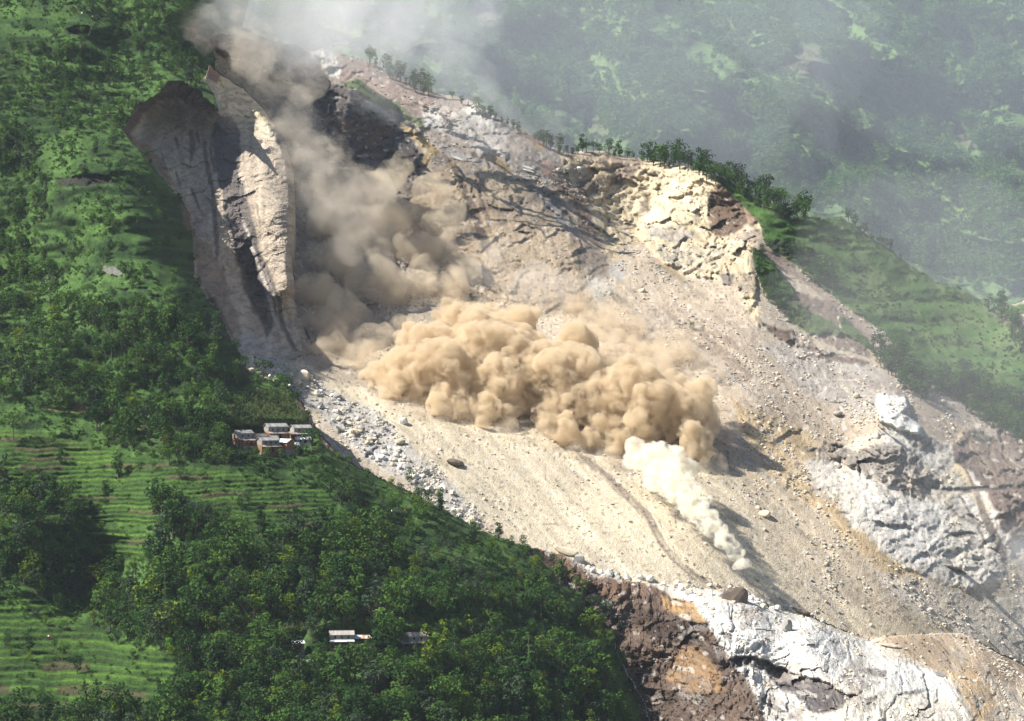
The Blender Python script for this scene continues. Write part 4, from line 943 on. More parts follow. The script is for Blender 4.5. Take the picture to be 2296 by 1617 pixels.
wood([(512, 968), (705, 968), (712, 1010), (690, 1030), (560, 1028), (515, 1010)], .03, 6, 10)
DEN *= isN
DEN *= np.where(GRS > .45, 1, .05)
for h in VILLAGE:      # keep trees off the roofs
    w, m = area([(h[0] - 30, h[1] - 42), (h[0] + 30, h[1] - 42), (h[0] + 32, h[1] + 14), (h[0] - 32, h[1] + 14)], 6, 1)
    DEN[w] *= (1 - m)
    if h[1] > 1100:
        w, m = area([(h[0] - 36, h[1] - 30), (h[0] + 36, h[1] - 30), (h[0] + 40, h[1] + 74), (h[0] - 40, h[1] + 74)], 10, 1)
        DEN[w] *= (1 - m * .93)

def scatter(den, n_try, mind, seed, clump=None):
    """random points by density with a least distance that grows with mind(u,v)"""
    rng = np.random.default_rng(seed)
    p = den.ravel().astype(np.float64); p /= p.sum()
    k = rng.choice(len(p), n_try, p=p)
    uu = U.ravel()[k] + rng.uniform(-.5, .5, n_try) * STEP; vv = V.ravel()[k] + rng.uniform(-.5, .5, n_try) * STEP
    keep = []; cells = {}
    cs = 20.0
    for i in range(n_try):
        x, y = uu[i], vv[i]; r = mind[k[i]] if not np.isscalar(mind) else mind
        cx, cy = int(x // cs), int(y // cs); ok = True
        for a_ in (-1, 0, 1):
            for b2 in (-1, 0, 1):
                for (px, py) in cells.get((cx + a_, cy + b2), ()):
                    if (px - x) ** 2 + (py - y) ** 2 < r * r: ok = False; break
                if not ok: break
            if not ok: break
        if ok:
            keep.append(i); cells.setdefault((cx, cy), []).append((x, y))
    keep = np.array(keep)
    return uu[keep], vv[keep]

mind = (HT * .30 * F / 1200.0 * np.where(V < 1120, .72, .78)).ravel()
tu, tv = scatter(DEN, 7000, mind, 11)
# single trees the photograph shows clearly, and a row added for a dark smear: u, v of the foot, height in metres, shape, colour
HAND = [(590, 852, 9.5, 'spreading', 'dark green'), (626, 868, 7, 'round', 'mid green'), (921, 1088, 8, 'ragged', 'dark green'), (1118, 1213, 9.5, 'slender', 'dark green'), (588, 1205, 14, 'slender', 'dark green'), (405, 1075, 6.5, 'ragged', 'dark green'),
        (645, 1145, 8.5, 'round', 'dark green'), (683, 1380, 19, 'slender', 'grey green'), (800, 1365, 18, 'slender', 'mid green'), (425, 1340, 13, 'round', 'yellow green'), (140, 1480, 8, 'round', 'mid green'), (65, 1465, 10, 'slender', 'dark green'), (90, 1180, 11, 'round', 'dark green'),
        (160, 1185, 11, 'spreading', 'mid green'), (15, 1165, 12, 'slender', 'grey green'), (1000, 1400, 12, 'round', 'dark green'), (1250, 1400, 13, 'round', 'mid green'), (1360, 1395, 11, 'spreading', 'grey green'), (1310, 1335, 8, 'ragged', 'mid green'), (1332, 1375, 8, 'spreading', 'grey green'), (1348, 1412, 9, 'round', 'grey green'), (1378, 1400, 7, 'ragged', 'grey green'), (1395, 1425, 6, 'round', 'grey green'), (1322, 1405, 9, 'round', 'dark green'), (1368, 1445, 7, 'round', 'mid green'), (1270, 1305, 7, 'round', 'dark green'), (1292, 1322, 6, 'round', 'mid green'), (1240, 1262, 5, 'ragged', 'dark green'), (1285, 1290, 3.5, 'round', 'mid green'), (1395, 1500, 7, 'ragged', 'mid green'), (1415, 1560, 7, 'round', 'dark green'),
        (1170, 1560, 8, 'round', 'yellow green'), (1098, 1440, 13, 'slender', 'mid green'), (600, 1030, 5.5, 'round', 'mid green'), (630, 1028, 5, 'slender', 'mid green'), (700, 1018, 11, 'spreading', 'dark green'), (668, 1022, 6.5, 'slender', 'mid green'), (574, 1024, 4.5, 'round', 'mid green')] + [(236 + 70 * t_ + 5 * math.sin(t_ * 40), 4 + 200 * t_, 6.5 + 2 * math.sin(t_ * 23), 'slender' if int(t_ * 20) % 3 else 'ragged', 'dark green') for t_ in [k_ / 19.0 for k_ in range(20)]] + [  # dark tree row at the top left, standing in for a smear
        (815, 1470, 6, 'round', 'mid green'), (785, 1478, 4.5, 'round', 'dark green'), (728, 1456, 7, 'round', 'dark green'), (880, 1440, 11, 'round', 'mid green'), (700, 1440, 10, 'ragged', 'grey green'), (958, 1474, 5, 'slender', 'mid green'), (30, 985, 12, 'spreading', 'mid green'), (140, 345, 7, 'round', 'dark green'), (137, 375, 6, 'round', 'dark green'), (300, 640, 5, 'round', 'dark green'), (160, 590, 7, 'round', 'dark green'),
        (530, 790, 7, 'ragged', 'mid green'), (548, 830, 7, 'round', 'dark green'), (640, 880, 8, 'spreading', 'dark green'), (668, 905, 7, 'round', 'dark green'), (690, 950, 6, 'round', 'dark green')]
trees = []
rng = np.random.default_rng(5)
hgrid = grid_at(HT, tu, tv)
wz = grid_at(nm, tu, tv)
for i in range(len(tu)):
    h = (1.02 if tv[i] < 1120 else 1.10) * hgrid[i] * rng.choice([.45, .7, .95, 1.2, 1.6], p=[.2, .25, .28, .18, .09]) * rng.uniform(.9, 1.1)
    shape = rng.choice(['round', 'spreading', 'slender', 'ragged'], p=[.40, .18, .16, .26])
    if shape == 'slender': h *= 1.25
    if shape == 'spreading': h *= .9
    c = rng.choice(['dark green', 'mid green', 'yellow green', 'grey green'], p=[.40, .33, .11, .16] if tv[i] > 1150 else [.42, .40, .03, .15])
    trees.append((tu[i], tv[i], h, shape, c))
hand_ok = []
for t in HAND:
    trees = [q for q in trees if (q[0] - t[0]) ** 2 + (q[1] - t[1]) ** 2 > 14 ** 2]
trees = trees + HAND
# trees along the ridges of the slide and on the spur
DR = np.zeros(U.shape, np.float32); HR = np.full(U.shape, 7.0, np.float32)
def ridge_wood(pts, ws, k, h):
    w, m = stroke(pts, ws, 8, 4)
    DR[w] = np.maximum(DR[w], m * k); HR[w] += (h - HR[w]) * (m > .1)
ridge_wood([(820, 142), (860, 160), (910, 190), (960, 212)], [8, 12, 16, 14], .8, 9)
ridge_wood([(1000, 222), (1100, 264), (1180, 306)], [10, 10, 10], .5, 7)
ridge_wood([(1200, 318), (1263, 345), (1350, 344), (1420, 358)], [8, 8, 8, 8], .9, 7.5)
ridge_wood([(1400, 354), (1470, 366), (1536, 378), (1580, 394), (1640, 415), (1700, 450), (1750, 478), (1800, 492)], [12, 14, 16, 18, 24, 28, 24, 14], 1.0, 11.5)
ridge_wood([(1880, 492), (1960, 540), (2020, 580)], [10, 10, 8], .3, 7)
ridge_wood([(1700, 580), (1715, 640), (1740, 690)], [24, 30, 30], .5, 6)
ridge_wood([(1780, 580), (1830, 620), (1870, 650)], [30, 40, 30], .5, 8)
ridge_wood([(1960, 790), (2000, 820), (2040, 850), (2060, 880)], [24, 50, 50, 40], .9, 9)
ridge_wood([(2120, 860), (2180, 900), (2240, 930), (2296, 960), (2400, 980), (2640, 1000)], [40, 60, 70, 80, 90, 110], .8, 10)
ridge_wood([(2220, 690), (2260, 720), (2296, 780)], [20, 24, 30], .5, 9)
DR *= isS
ru, rv = scatter(DR, 1500, 7.5, 12)
hr = grid_at(HR, ru, rv)
for i in range(len(ru)):
    trees.append((ru[i], rv[i], hr[i] * rng.uniform(.4, 1.45), rng.choice(['round', 'ragged', 'slender', 'spreading'], p=[.4, .3, .2, .1]), rng.choice(['dark green', 'mid green', 'grey green'])))
trees.append((1552, 742, 5, 'round', 'dark green')); trees.append((1270, 394, 5, 'slender', 'dark green'))

LOOK = {'round': 'round', 'spreading': 'spreading', 'slender': 'slender', 'ragged': 'ragged'}
def where(u, v):
    if u > 1900: return 'at the edge of the grassy spur beside the white rock'
    if u > 1400 and v < 560: return 'on the ridge crest above the cream rock alcove'
    if u > 1600: return 'on the grassy spur right of the alcove'
    if u > 760 and v < 420: return 'on the hazy ridge crest above the slide'
    if v < 300: return 'on the upper hillside above the grey cliff'
    if v < 700: return 'on the open grassy shoulder left of the grey cliff'
    if 480 < u < 770 and 930 < v < 1060: return 'beside the mud house village'
    if v < 960: return 'in the wood above the bright rice terraces'
    if v < 1130 and u < 640: return 'at the upper edge of the bright rice terraces'
    if u > 640 and v < 1330: return 'along the slide edge between village and brown scarp'
    if u < 240 and v < 1330: return 'beside the ravine under the bright rice terraces'
    if u < 420 and v > 1330 and v < 1590: return 'on the lower left terraces'
    if u > 1180 and v > 1330: return 'on the slope beside the thin waterfall'
    if u > 1020 and v > 1330: return 'between mottled roofed house and waterfall slope'
    if v < 1390 and u < 500: return 'in the ravine wood above the bamboo'
    if v < 1390 and u < 760: return 'in the wood above the dark farmhouse'
    if v < 1390: return 'in the wood above the mottled roofed house'
    if v < 1480: return 'beside the lower farmhouses'
    if u < 420: return 'in the bottom wood under the lower terraces'
    if u < 640: return 'in the bottom wood right of the lower terraces'
    if u < 860: return 'in the bottom wood under the dark farmhouse'
    return 'in the bottom wood under the mottled roofed house'
size_px = np.array([t[2] * (1.0 if t[3] != 'slender' else .75) * F / float(depth_at(t[0], t[1])) for t in trees])
vis = np.array([(-20 < t[0] < 2316) and (0 < t[1] < 1655) for t in trees])
order = np.argsort(-size_px * vis)
near_ids = set(order[:300].tolist())
forest_pts, far_pts = [], []
tree_no = {}
first_of = {}
for i, t in enumerate(trees):
    u, v, h, shape, cname = t
    g = ground(u, v); rz = rng.uniform(0, 6.28)
    opts = [k for k, q in enumerate(TREES) if q[0] == shape and q[1] == cname]
    k = int(rng.choice(opts))
    if i in near_ids:
        lbl_ = f'{cname} {LOOK[shape]} tree {where(u, v)}'
        r = empty('slender_tree' if shape == 'slender' else 'broadleaf_tree', g, rz, h)
        big = 'tall' if h > 11.5 else ('small' if h < 7.5 else 'medium')
        tag(r, f'{big} {lbl_}' if len(lbl_.split()) < 13 else lbl_, 'tree', f'{LOOK[shape]} trees {where(u, v)}')
        link('crown', TREES[k][2], (), r); link('trunk', TREES[k][3], (), r)
    else:
        forest_pts.append((*g, rz, h, k))

def gn_scatter(name, pts, templates, label, mats=()):
    """one object of instances: pts rows are x, y, z, turn, size, which template"""
    col = bpy.data.collections.new(name + ' kinds')
    for i, me_list in enumerate(templates):
        bm = bmesh.new(); mats_ = []
        for me in me_list:
            b2 = bmesh.new(); b2.from_mesh(me)
            tmp = len(mats_)
            for mt in me.materials: mats_.append(mt)
            for f in b2.faces: f.material_index += tmp
            m3 = bpy.data.meshes.new('t'); b2.to_mesh(m3); b2.free(); bm.from_mesh(m3); bpy.data.meshes.remove(m3)
        me2 = bpy.data.meshes.new('%s %03d' % (name, i)); bm.to_mesh(me2); bm.free()
        for mt in mats_: me2.materials.append(mt)
        col.objects.link(bpy.data.objects.new('%s kind %03d' % (name, i), me2))
    A = np.array(pts, dtype=np.float32)
    me = bpy.data.meshes.new(name); me.vertices.add(len(A)); me.vertices.foreach_set('co', A[:, :3].ravel())
    for an, tp, c in (('turn', 'FLOAT', 3), ('size', 'FLOAT', 4), ('which', 'INT', 5)):
        at = me.attributes.new(an, tp, 'POINT'); at.data.foreach_set('value', A[:, c].astype(np.int32 if tp == 'INT' else np.float32))
    o = link(name, me); tag(o, label, None, None, 'stuff')
    ng = bpy.data.node_groups.new(name, 'GeometryNodeTree')
    ng.interface.new_socket('Geometry', in_out='INPUT', socket_type='NodeSocketGeometry')
    ng.interface.new_socket('Geometry', in_out='OUTPUT', socket_type='NodeSocketGeometry')
    gi = ng.nodes.new('NodeGroupInput'); go = ng.nodes.new('NodeGroupOutput')
    ip = ng.nodes.new('GeometryNodeInstanceOnPoints'); ci = ng.nodes.new('GeometryNodeCollectionInfo')
    ci.inputs['Collection'].default_value = col; ci.inputs['Separate Children'].default_value = True; ci.inputs['Reset Children'].default_value = True
    def attr(n, t):
        q = ng.nodes.new('GeometryNodeInputNamedAttribute'); q.data_type = t; q.inputs['Name'].default_value = n
        return q.outputs['Attribute']
    cx = ng.nodes.new('ShaderNodeCombineXYZ'); ng.links.new(attr('turn', 'FLOAT'), cx.inputs[2])
    ng.links.new(gi.outputs[0], ip.inputs['Points']); ng.links.new(ci.outputs[0], ip.inputs['Instance'])
    ip.inputs['Pick Instance'].default_value = True
    ng.links.new(attr('which', 'INT'), ip.inputs['Instance Index'])
    ng.links.new(cx.outputs[0], ip.inputs['Rotation']); ng.links.new(attr('size', 'FLOAT'), ip.inputs['Scale'])
    ng.links.new(ip.outputs[0], go.inputs[0])
    md = o.modifiers.new('instances', 'NODES'); md.node_group = ng
    return o

gn_scatter('forest', forest_pts, [(q[2], q[3]) for q in TREES], 'woods covering the near hillside and the ridges beyond')

# far hill: woods seen through the haze
fd = isF * (1 - .8 * shf) * (.25 + thr(fbm(X0, Z0, 120, 4, 51) + .5 * fbm(X0, Z0, 40, 3, 52), -.15, .3)) * (GRS > .6) * np.where(ALB[..., 1] > .15, .15, 1)
fu, fv = scatter(fd.astype(np.float32), 24000, 2.6, 13)
FT = []
for si, shape in enumerate(('round', 'ragged', 'spreading')):
    for ci, cname in enumerate(('dark green', 'mid green')):
        cr, tr = make_tree(shape, 300 + si, 110, .075)
        cr.materials.append(M_FARLEAF if ci else M_LEAF['mid green']); FT.append((cr,))
fg = ground(fu, fv)
gn_scatter('far_woods', [(*fg[i], rng.uniform(0, 6.28), rng.uniform(8, 19), int(rng.integers(len(FT)))) for i in range(len(fu))], FT, 'woods scattered over the hazy far hillside')

# shrubs and tall weeds
def make_shrub(seed, n=46, leaf=.17):
    rng = np.random.default_rng(seed)
    pos, nrm = [], []
    for i in range(4):
        c = np.array([rng.uniform(-.35, .35), rng.uniform(-.35, .35), rng.uniform(.1, .45)]); r = rng.uniform(.25, .42)
        d = rng.normal(0, 1, (n // 4, 3)); d[:, 2] = np.abs(d[:, 2]); d /= np.linalg.norm(d, axis=1, keepdims=True)
        pos.append(c + d * r); nrm.append(d)
    q, f = leaf_quads(np.concatenate(pos), np.concatenate(nrm), leaf, rng)
    me = np_mesh('shrub', q, f, False); return me
SH = []
for i in range(6):
    me = make_shrub(400 + i); me.materials.append(M_SHRUB if i < 4 else M_LEAF['dark green']); SH.append((me,))
sden = (isN | isS) * np.clip(GRS, 0, 1) ** 2 * (.12 + thr(nf + nm * .8, -.05, .5)) * np.where(TERR > .5, .16, 1)
sden = sden * np.where(led > .25, 1.8, 1)
for h in VILLAGE:
    w, m = area([(h[0] - 24, h[1] - 30), (h[0] + 24, h[1] - 30), (h[0] + 24, h[1] + 2), (h[0] - 24, h[1] + 2)], 4, 1)
    sden[w] *= (1 - m)
su, sv = scatter(sden.astype(np.float32), 16000, 2.6, 14)
sg = ground(su, sv)
gn_scatter('undergrowth', [(*sg[i], rng.uniform(0, 6.28), float(rng.choice([.9, 1.3, 1.8, 2.6], p=[.35, .35, .2, .1])), int(rng.integers(len(SH)))) for i in range(len(su))], SH, 'shrubs and tall weeds over the green slopes')

# maize on the narrow fields
def make_maize(seed):
    rng = np.random.default_rng(seed); vs, fs = [], []
    for i in range(9):
        a_ = rng.uniform(0, 6.28); z0 = rng.uniform(.05, .75); l = rng.uniform(.3, .5)
        d = np.array([math.cos(a_), math.sin(a_), 0]); s = np.array([-d[1], d[0], 0]) * .045
        b = np.array([0, 0, z0]); mid = b + d * l * .6 + np.array([0, 0, l * .5]); tip = b + d * l + np.array([0, 0, l * .2])
        o = len(vs); vs += [b - s, b + s, mid + s, mid - s, tip + s * .2, tip - s * .2]; fs += [(o, o + 1, o + 2, o + 3), (o + 3, o + 2, o + 4, o + 5)]
    o = len(vs); vs += [np.array(q) for q in ((-.03, 0, 0), (.03, 0, 0), (.02, 0, 1), (-.02, 0, 1))]; fs.append((o, o + 1, o + 2, o + 3))
    me = np_mesh('maize', np.array(vs), np.array(fs), False); me.materials.append(M_MAIZE); return me
MZ = [(make_maize(600 + i),) for i in range(4)]
mden = np.zeros(U.shape, np.float32)
for q in ([(512, 905), (560, 872), (640, 882), (690, 950), (600, 962), (520, 950)], zK([(1480, 980), (1600, 950), (2050, 980), (2000, 1080), (1880, 1110), (1450, 1110)]), zJ([(0, 1200), (200, 1150), (600, 1150), (800, 1200), (500, 1260), (100, 1260)]), zK([(2050, 1290), (2294, 1290), (2294, 1350), (2050, 1360)]), zJ([(60, 900), (200, 880), (240, 960), (100, 980)])):
    w, m = area(q, 8, 6); mden[w] = np.maximum(mden[w], m)
for h in VILLAGE:
    w, m = area([(h[0] - 26, h[1] - 26), (h[0] + 26, h[1] - 26), (h[0] + 26, h[1] + 2), (h[0] - 26, h[1] + 2)], 4, 1)
    mden[w] *= (1 - m)
mu, mv = scatter(mden * isN, 4200, 2.6, 15)
mg = ground(mu, mv)
gn_scatter('maize_field', [(*mg[i], rng.uniform(0, 6.28), rng.uniform(1.6, 2.5), int(rng.integers(4))) for i in range(len(mu))], MZ, 'pale maize standing on the narrow fields by the houses')

# bamboo clumps: arching stems with feathery leaves
def make_bamboo(seed):
    rng = np.random.default_rng(seed); parts = []; pos, nrm = [], []
    for i in range(16):
        a_ = rng.uniform(0, 6.28); r = rng.uniform(.02, .1); sp = rng.uniform(.12, .42); h = rng.uniform(.65, 1.0)
        d = np.array([math.cos(a_), math.sin(a_), 0])
        pts = [d * r, d * (r + sp * .15) + [0, 0, h * .5], d * (r + sp * .5) + [0, 0, h * .9], d * (r + sp) + [0, 0, h * .88]]
        parts.append(tube([tuple(p) for p in pts], .008, .003, 4))
        for j in range(26):
            t = rng.uniform(.35, 1) * 2.999; k = int(t); p = pts[k] + (pts[k + 1] - pts[k]) * (t - k)
            pos.append(p + rng.normal(0, .045, 3) - [0, 0, .02]); nrm.append(d * .6 + [0, 0, .7])
    q, f = leaf_quads(np.array(pos), np.array(nrm), .042, rng)
    leaves = np_mesh('leaves', q, f, False); leaves.materials.append(M_BAMB)
    v, f2 = join(parts); st = np_mesh('stems', v, f2, True); st.materials.append(M_BAMB)
    return leaves, st
BB = [make_bamboo(700 + i) for i in range(3)]
BAM = [(1165, 1612, 11, 'biggest bright green bamboo clump at the bottom edge left of the waterfall'), (1215, 1618, 10, 'bright bamboo clump at the bottom edge nearest the waterfall'), (1000, 1620, 9, 'bright bamboo clump at the bottom edge left of the biggest clump'), (1040, 1605, 8, 'feathery bamboo clump just above the bottom edge in the wood'),
       (390, 1480, 9, 'bright green bamboo clump at the right end of the lower terraces'), (420, 1462, 8, 'feathery bamboo clump above the right end of the lower terraces'), (365, 1620, 9, 'bamboo clump at the bottom edge under the lower terraces'), (440, 1545, 7, 'low bamboo mound below the lower terraces'), (640, 1440, 5, 'small bamboo clump beside the white roofed hut'), (1160, 1590, 7, 'short bamboo clump behind the biggest clump')]
for i, (u, v, h, lab) in enumerate(BAM):
    r = empty('bamboo_clump', ground(u, v), rng.uniform(0, 6), h)
    tag(r, lab, 'bamboo', 'bamboo clumps in the lower wood')
    link('leaves', BB[i % 3][0], (), r); link('stems', BB[i % 3][1], (), r)

# ------------------------------------------------------------------ boulders
M_STONE = {'white': plain('white stone', (.62, .60, .56), .9, .2, 1.2, .3), 'cream': plain('cream stone', (.52, .45, .34), .9, .22, 1.2, .3), 'grey': plain('grey stone', (.34, .325, .30), .9, .25, 1.2, .3), 'brown': plain('brown stone', (.15, .115, .09), .9, .3, 1.2, .3)}
def make_rock(seed, sub=2, flat=1.0):
    rng = np.random.default_rng(seed)
    bm = bmesh.new(); bmesh.ops.create_icosphere(bm, subdivisions=sub, radius=1.0)
    pl = rng.normal(0, 1, (9, 3)); pl /= np.linalg.norm(pl, axis=1, keepdims=True); of = rng.uniform(.45, .85, 9)
    sc = np.array([rng.uniform(.8, 1.25), rng.uniform(.7, 1.1), rng.uniform(.55, .9) * flat])
    for v in bm.verts:
        p = np.array(v.co)
        for n, o in zip(pl, of):
            d = p @ n
            if d > o: p = p - n * (d - o)
        p = p * sc + rng.normal(0, .018, 3)
        v.co = p
    me = bpy.data.meshes.new('boulder'); bm.to_mesh(me); bm.free(); return me
ROCKS = {}
for c in M_STONE:
    ROCKS[c] = []
    for k in range(5):
        me = make_rock(800 + k); me.materials.append(M_STONE[c]); ROCKS[c].append(me)
def boulder(u, v, size, colour, label, group=None, mesh=None, scale=(1, 1, 1), rot=None, name='boulder'):
    g = ground(u, v)
    o = link(name, mesh or ROCKS[colour][int(rng.integers(5))])
    o.location = (g[0], g[1] - size * .15, g[2] + size * .22)
    o.rotation_euler = rot or (rng.uniform(-.4, .4), rng.uniform(-.4, .4), rng.uniform(0, 6.28))
    o.scale = (size * scale[0], size * scale[1], size * scale[2])
    tag(o, label, 'boulder', group)
    return o
boulder(902, 950, 3.0, 'white', 'big pale faceted boulder at the edge of the smooth sand below the dust front')
boulder(898, 993, 2.5, 'cream', 'pale boulder with a dark underside standing below the big pale faceted one')
boulder(1024, 1043, 4.0, 'brown', 'large rounded brown boulder lying alone on the sand lobe', scale=(1.05, .8, .75), rot=(0, .25, .3))
boulder(1712, 1155, 3.2, 'cream', 'lone cream boulder on the slope right of the dark shadow streak')
boulder(1700, 1140, 1.4, 'cream', 'small cream stone just above the lone cream boulder')
boulder(1652, 1346, 5.0, 'brown', 'square overhanging brown block on the crest of the white bluff', scale=(1.3, 1.0, 1.25), rot=(.05, -.1, .2))
boulder(1764, 1412, 4.6, 'grey', 'tall tilted grey block perched on the white bluff face', scale=(.8, .8, 1.2), rot=(.2, .45, .4))
boulder(1800, 1375, 2.8, 'brown', 'flat dark slab on the bluff crest above the tilted grey block', scale=(1.6, .9, .5), rot=(.1, .35, 0))
boulder(2108, 1516, 2.6, 'grey', 'oval grey boulder on the white bluff at its lower right', scale=(1.3, .8, .7), rot=(.1, .5, .2))
boulder(1965, 1440, 3.0, 'cream', 'pale slab leaning on the bluff crest beside brown rubble', scale=(1.5, .8, .5), rot=(.1, -.4, .2))
boulder(2000, 1452, 3.0, 'cream', 'long cream slab in the rubble right of the leaning slab', scale=(1.8, .8, .45), rot=(.1, .2, .1))
boulder(1296, 1258, 3.2, 'grey', 'pointed grey rock on the crest at the upper end of the bluff', scale=(.9, .8, 1.3), rot=(.1, .1, .3))
boulder(1268, 1240, 4.2, 'cream', 'broad cream rock hump at the upper end of the bluff crest', scale=(1.5, .9, .7), rot=(.1, .3, .1))
boulder(1366, 1290, 3.0, 'white', 'white rounded boulder on the middle of the bluff crest', scale=(1.1, .9, 1))
boulder(676, 848, 4.2, 'cream', 'tall cream block at the head of the boulder field', scale=(.9, .8, 1.25), rot=(.1, .1, .2))
boulder(662, 860, 3.2, 'cream', 'squat cream block leaning left of the tall cream block')
boulder(1024, 357, 2.6, 'white', 'white rectangular slab lying on the dark chute of the upper slope', scale=(1.7, .8, .4), rot=(.3, .35, 0))
boulder(1182, 378, 2.8, 'white', 'pair of white slabs on the upper slope, the upper one', scale=(1.5, .8, .4), rot=(.2, .35, .1))
boulder(1186, 386, 3.0, 'white', 'pair of white slabs on the upper slope, the lower one', scale=(1.6, .8, .4), rot=(.2, .25, .1))
boulder(1254, 384, 2.3, 'cream', 'pale tilted stone left of the lone shrub at the alcove')
boulder(1299, 380, 1.8, 'white', 'white pointed stone right of the lone shrub at the alcove')
boulder(1438, 654, 2.2, 'cream', 'lone cream stone on the scree under the alcove')
boulder(1878, 1047, 2.2, 'white', 'white stone beside the brown chute left of the white pinnacle')
boulder(720, 800, 1.8, 'grey', 'grey stone at the foot of the grey cliff')
boulder(1880, 930, 2.4, 'grey', 'pale grey block left of the white pinnacle')
boulder(1920, 890, 2.6, 'cream', 'cream block on the rubble shelf left of the white pinnacle')
# the boulder field along the slide's near edge and other stony belts
belts = [(zC([(100, 110), (300, 130), (480, 220), (640, 250), (640, 330), (520, 360), (260, 290), (160, 240)]), 90, (1.0, 2.6), ['cream', 'cream', 'white'], 'cream boulder heaped at the head of the boulder field', 'cream boulders at the head of the boulder field'),
         (zC([(520, 330), (700, 300), (1000, 450), (1250, 600), (1450, 800), (1400, 900), (1100, 850), (850, 640), (640, 470)]), 130, (.8, 3.4), ['white', 'cream', 'grey', 'grey'], 'angular grey or cream boulder in the upper boulder field beside the village', 'boulders in the upper boulder field'),
         (zC([(960, 760), (1400, 880), (1680, 1060), (1900, 1250), (2124, 1500), (2124, 1617), (1800, 1330), (1500, 1100), (1200, 980)]), 100, (.8, 3.0), ['white', 'grey', 'white', 'cream'], 'angular pale boulder in the narrow boulder field along the sand edge', 'boulders in the lower boulder field'),
         (zE([(-700, 540), (-400, 640), (-100, 680), (100, 700), (300, 700), (500, 790), (700, 830), (980, 950), (960, 1010), (600, 880), (200, 780), (-300, 720), (-700, 580)]), 90, (1.0, 3.2), ['white', 'white', 'grey', 'cream'], 'pale angular boulder on the crest of the white bluff', 'boulders on the bluff crest'),
         (zE([(1000, 980), (1300, 1040), (1800, 1020), (2100, 1150), (1900, 1260), (1400, 1180), (1100, 1100)]), 40, (.6, 1.8), ['cream', 'grey', 'brown'], 'brownish boulder in the rubble right of the white bluff', 'boulders in the rubble right of the bluff')]
for poly, n, (s0, s1), cols, lab, grp in belts:
    dm = np.zeros(U.shape, np.float32); w, m = area(poly, 8, 6); dm[w] = m
    bu, bv = scatter(dm, n, 6.0, 900 + n)
    for i in range(len(bu)):
        s = s0 + (s1 - s0) * rng.power(.55)
        c = str(rng.choice(cols))
        sz = 'large' if s > s0 + .5 * (s1 - s0) else 'small'
        lb = sz + ' ' + lab.replace('angular grey or cream', 'angular ' + c).replace('angular pale', 'angular ' + c).replace('pale angular', c + ' angular').replace('brownish', c).replace('cream boulder heaped', c + ' boulder heaped')
        boulder(bu[i], bv[i], s * .8, c, lb, grp)
# loose stones
RB = []
for i, c in enumerate(('white', 'cream', 'grey', 'brown', 'grey', 'cream')):
    me = make_rock(950 + i, 1); me.materials.append(M_STONE[c]); RB.append((me,))
rden = (isS | isB | (isN & (RUB > .3))) * np.clip(RUB, 0, 1.2) ** 1.5 * (GRS < .4) * (.10 + thr(nm + nf * .5 + stk * .8, -.05, .5)) ** 1.5
qu, qv = scatter(rden.astype(np.float32), 30000, 1.2, 16)
qg = ground(qu, qv)
qb = grid_at(ALB[..., 0], qu, qv)
gn_scatter('rubble', [(*qg[i], rng.uniform(0, 6.28), .22 + 1.0 * rng.power(.25), int(rng.choice([0, 1, 2, 4, 5] if qb[i] > .3 else [3, 3, 3, 2, 4, 3]))) for i in range(len(qu))], RB, 'loose stones and rubble strewn over the landslide')
# ------------------------------------------------------------------ houses
M_MUD = plain('orange mud wall', (.31, .155, .075), .95, .2, .8, .05)
M_LIME = plain('whitewashed wall', (.28, .255, .225), .9, .25, .8, .03)
M_BRWN = plain('brown plank wall', (.15, .075, .045), .9, .3, 1.2, .04)
M_GREYW = plain('grey stone wall', (.30, .28, .26), .95, .25, 1.2, .06)
M_DARK = plain('dark opening', (.012, .011, .011), .8, .2, 1, 0)
M_WOOD = plain('weathered timber', (.13, .085, .055), .85, .3, 2, .02)
def tin(name, c0, c1, bands, met=.0, rough=.45):
    m = bpy.data.materials.new(name); m.use_nodes = True
    nt = m.node_tree; b = nt.nodes['Principled BSDF']; b.inputs['Roughness'].default_value = rough; b.inputs['Metallic'].default_value = met
    tc = node(nt, 'ShaderNodeTexCoord'); wv_ = node(nt, 'ShaderNodeTexNoise'); wv_.inputs['Scale'].default_value = bands; wv_.inputs['Detail'].default_value = 4
    mp = node(nt, 'ShaderNodeMapping'); mp.inputs['Scale'].default_value = (1, .12, .12)
    nt.links.new(tc.outputs['Object'], mp.inputs[0]); nt.links.new(mp.outputs[0], wv_.inputs['Vector'])
    mr = node(nt, 'ShaderNodeMapRange'); mr.inputs[1].default_value = .42; mr.inputs[2].default_value = .58
    nt.links.new(wv_.outputs['Fac'], mr.inputs[0])
    mx = node(nt, 'ShaderNodeMix', data_type='RGBA'); mx.inputs['A'].default_value = (*c0, 1); mx.inputs['B'].default_value = (*c1, 1)
    nt.links.new(mr.outputs[0], mx.inputs['Factor']); nt.links.new(mx.outputs['Result'], b.inputs['Base Color'])
    return m
M_ROOF = {'tin': tin('pale tin roof', (.20, .19, .18), (.34, .33, .32), 1.2), 'white': tin('white tin roof', (.74, .77, .80), (.60, .62, .64), .8), 'rust': tin('rusty tin roof', (.20, .13, .10), (.40, .36, .33), 1.4), 'dark': tin('dark roof', (.06, .05, .045), (.16, .14, .13), 1.2),
          'grey': tin('grey slate roof', (.30, .27, .25), (.42, .38, .35), 2.4), 'stripe': tin('striped roof', (.74, .74, .73), (.42, .25, .16), 1.0), 'rustgrey': tin('mottled roof', (.34, .24, .20), (.52, .46, .42), 2.2)}

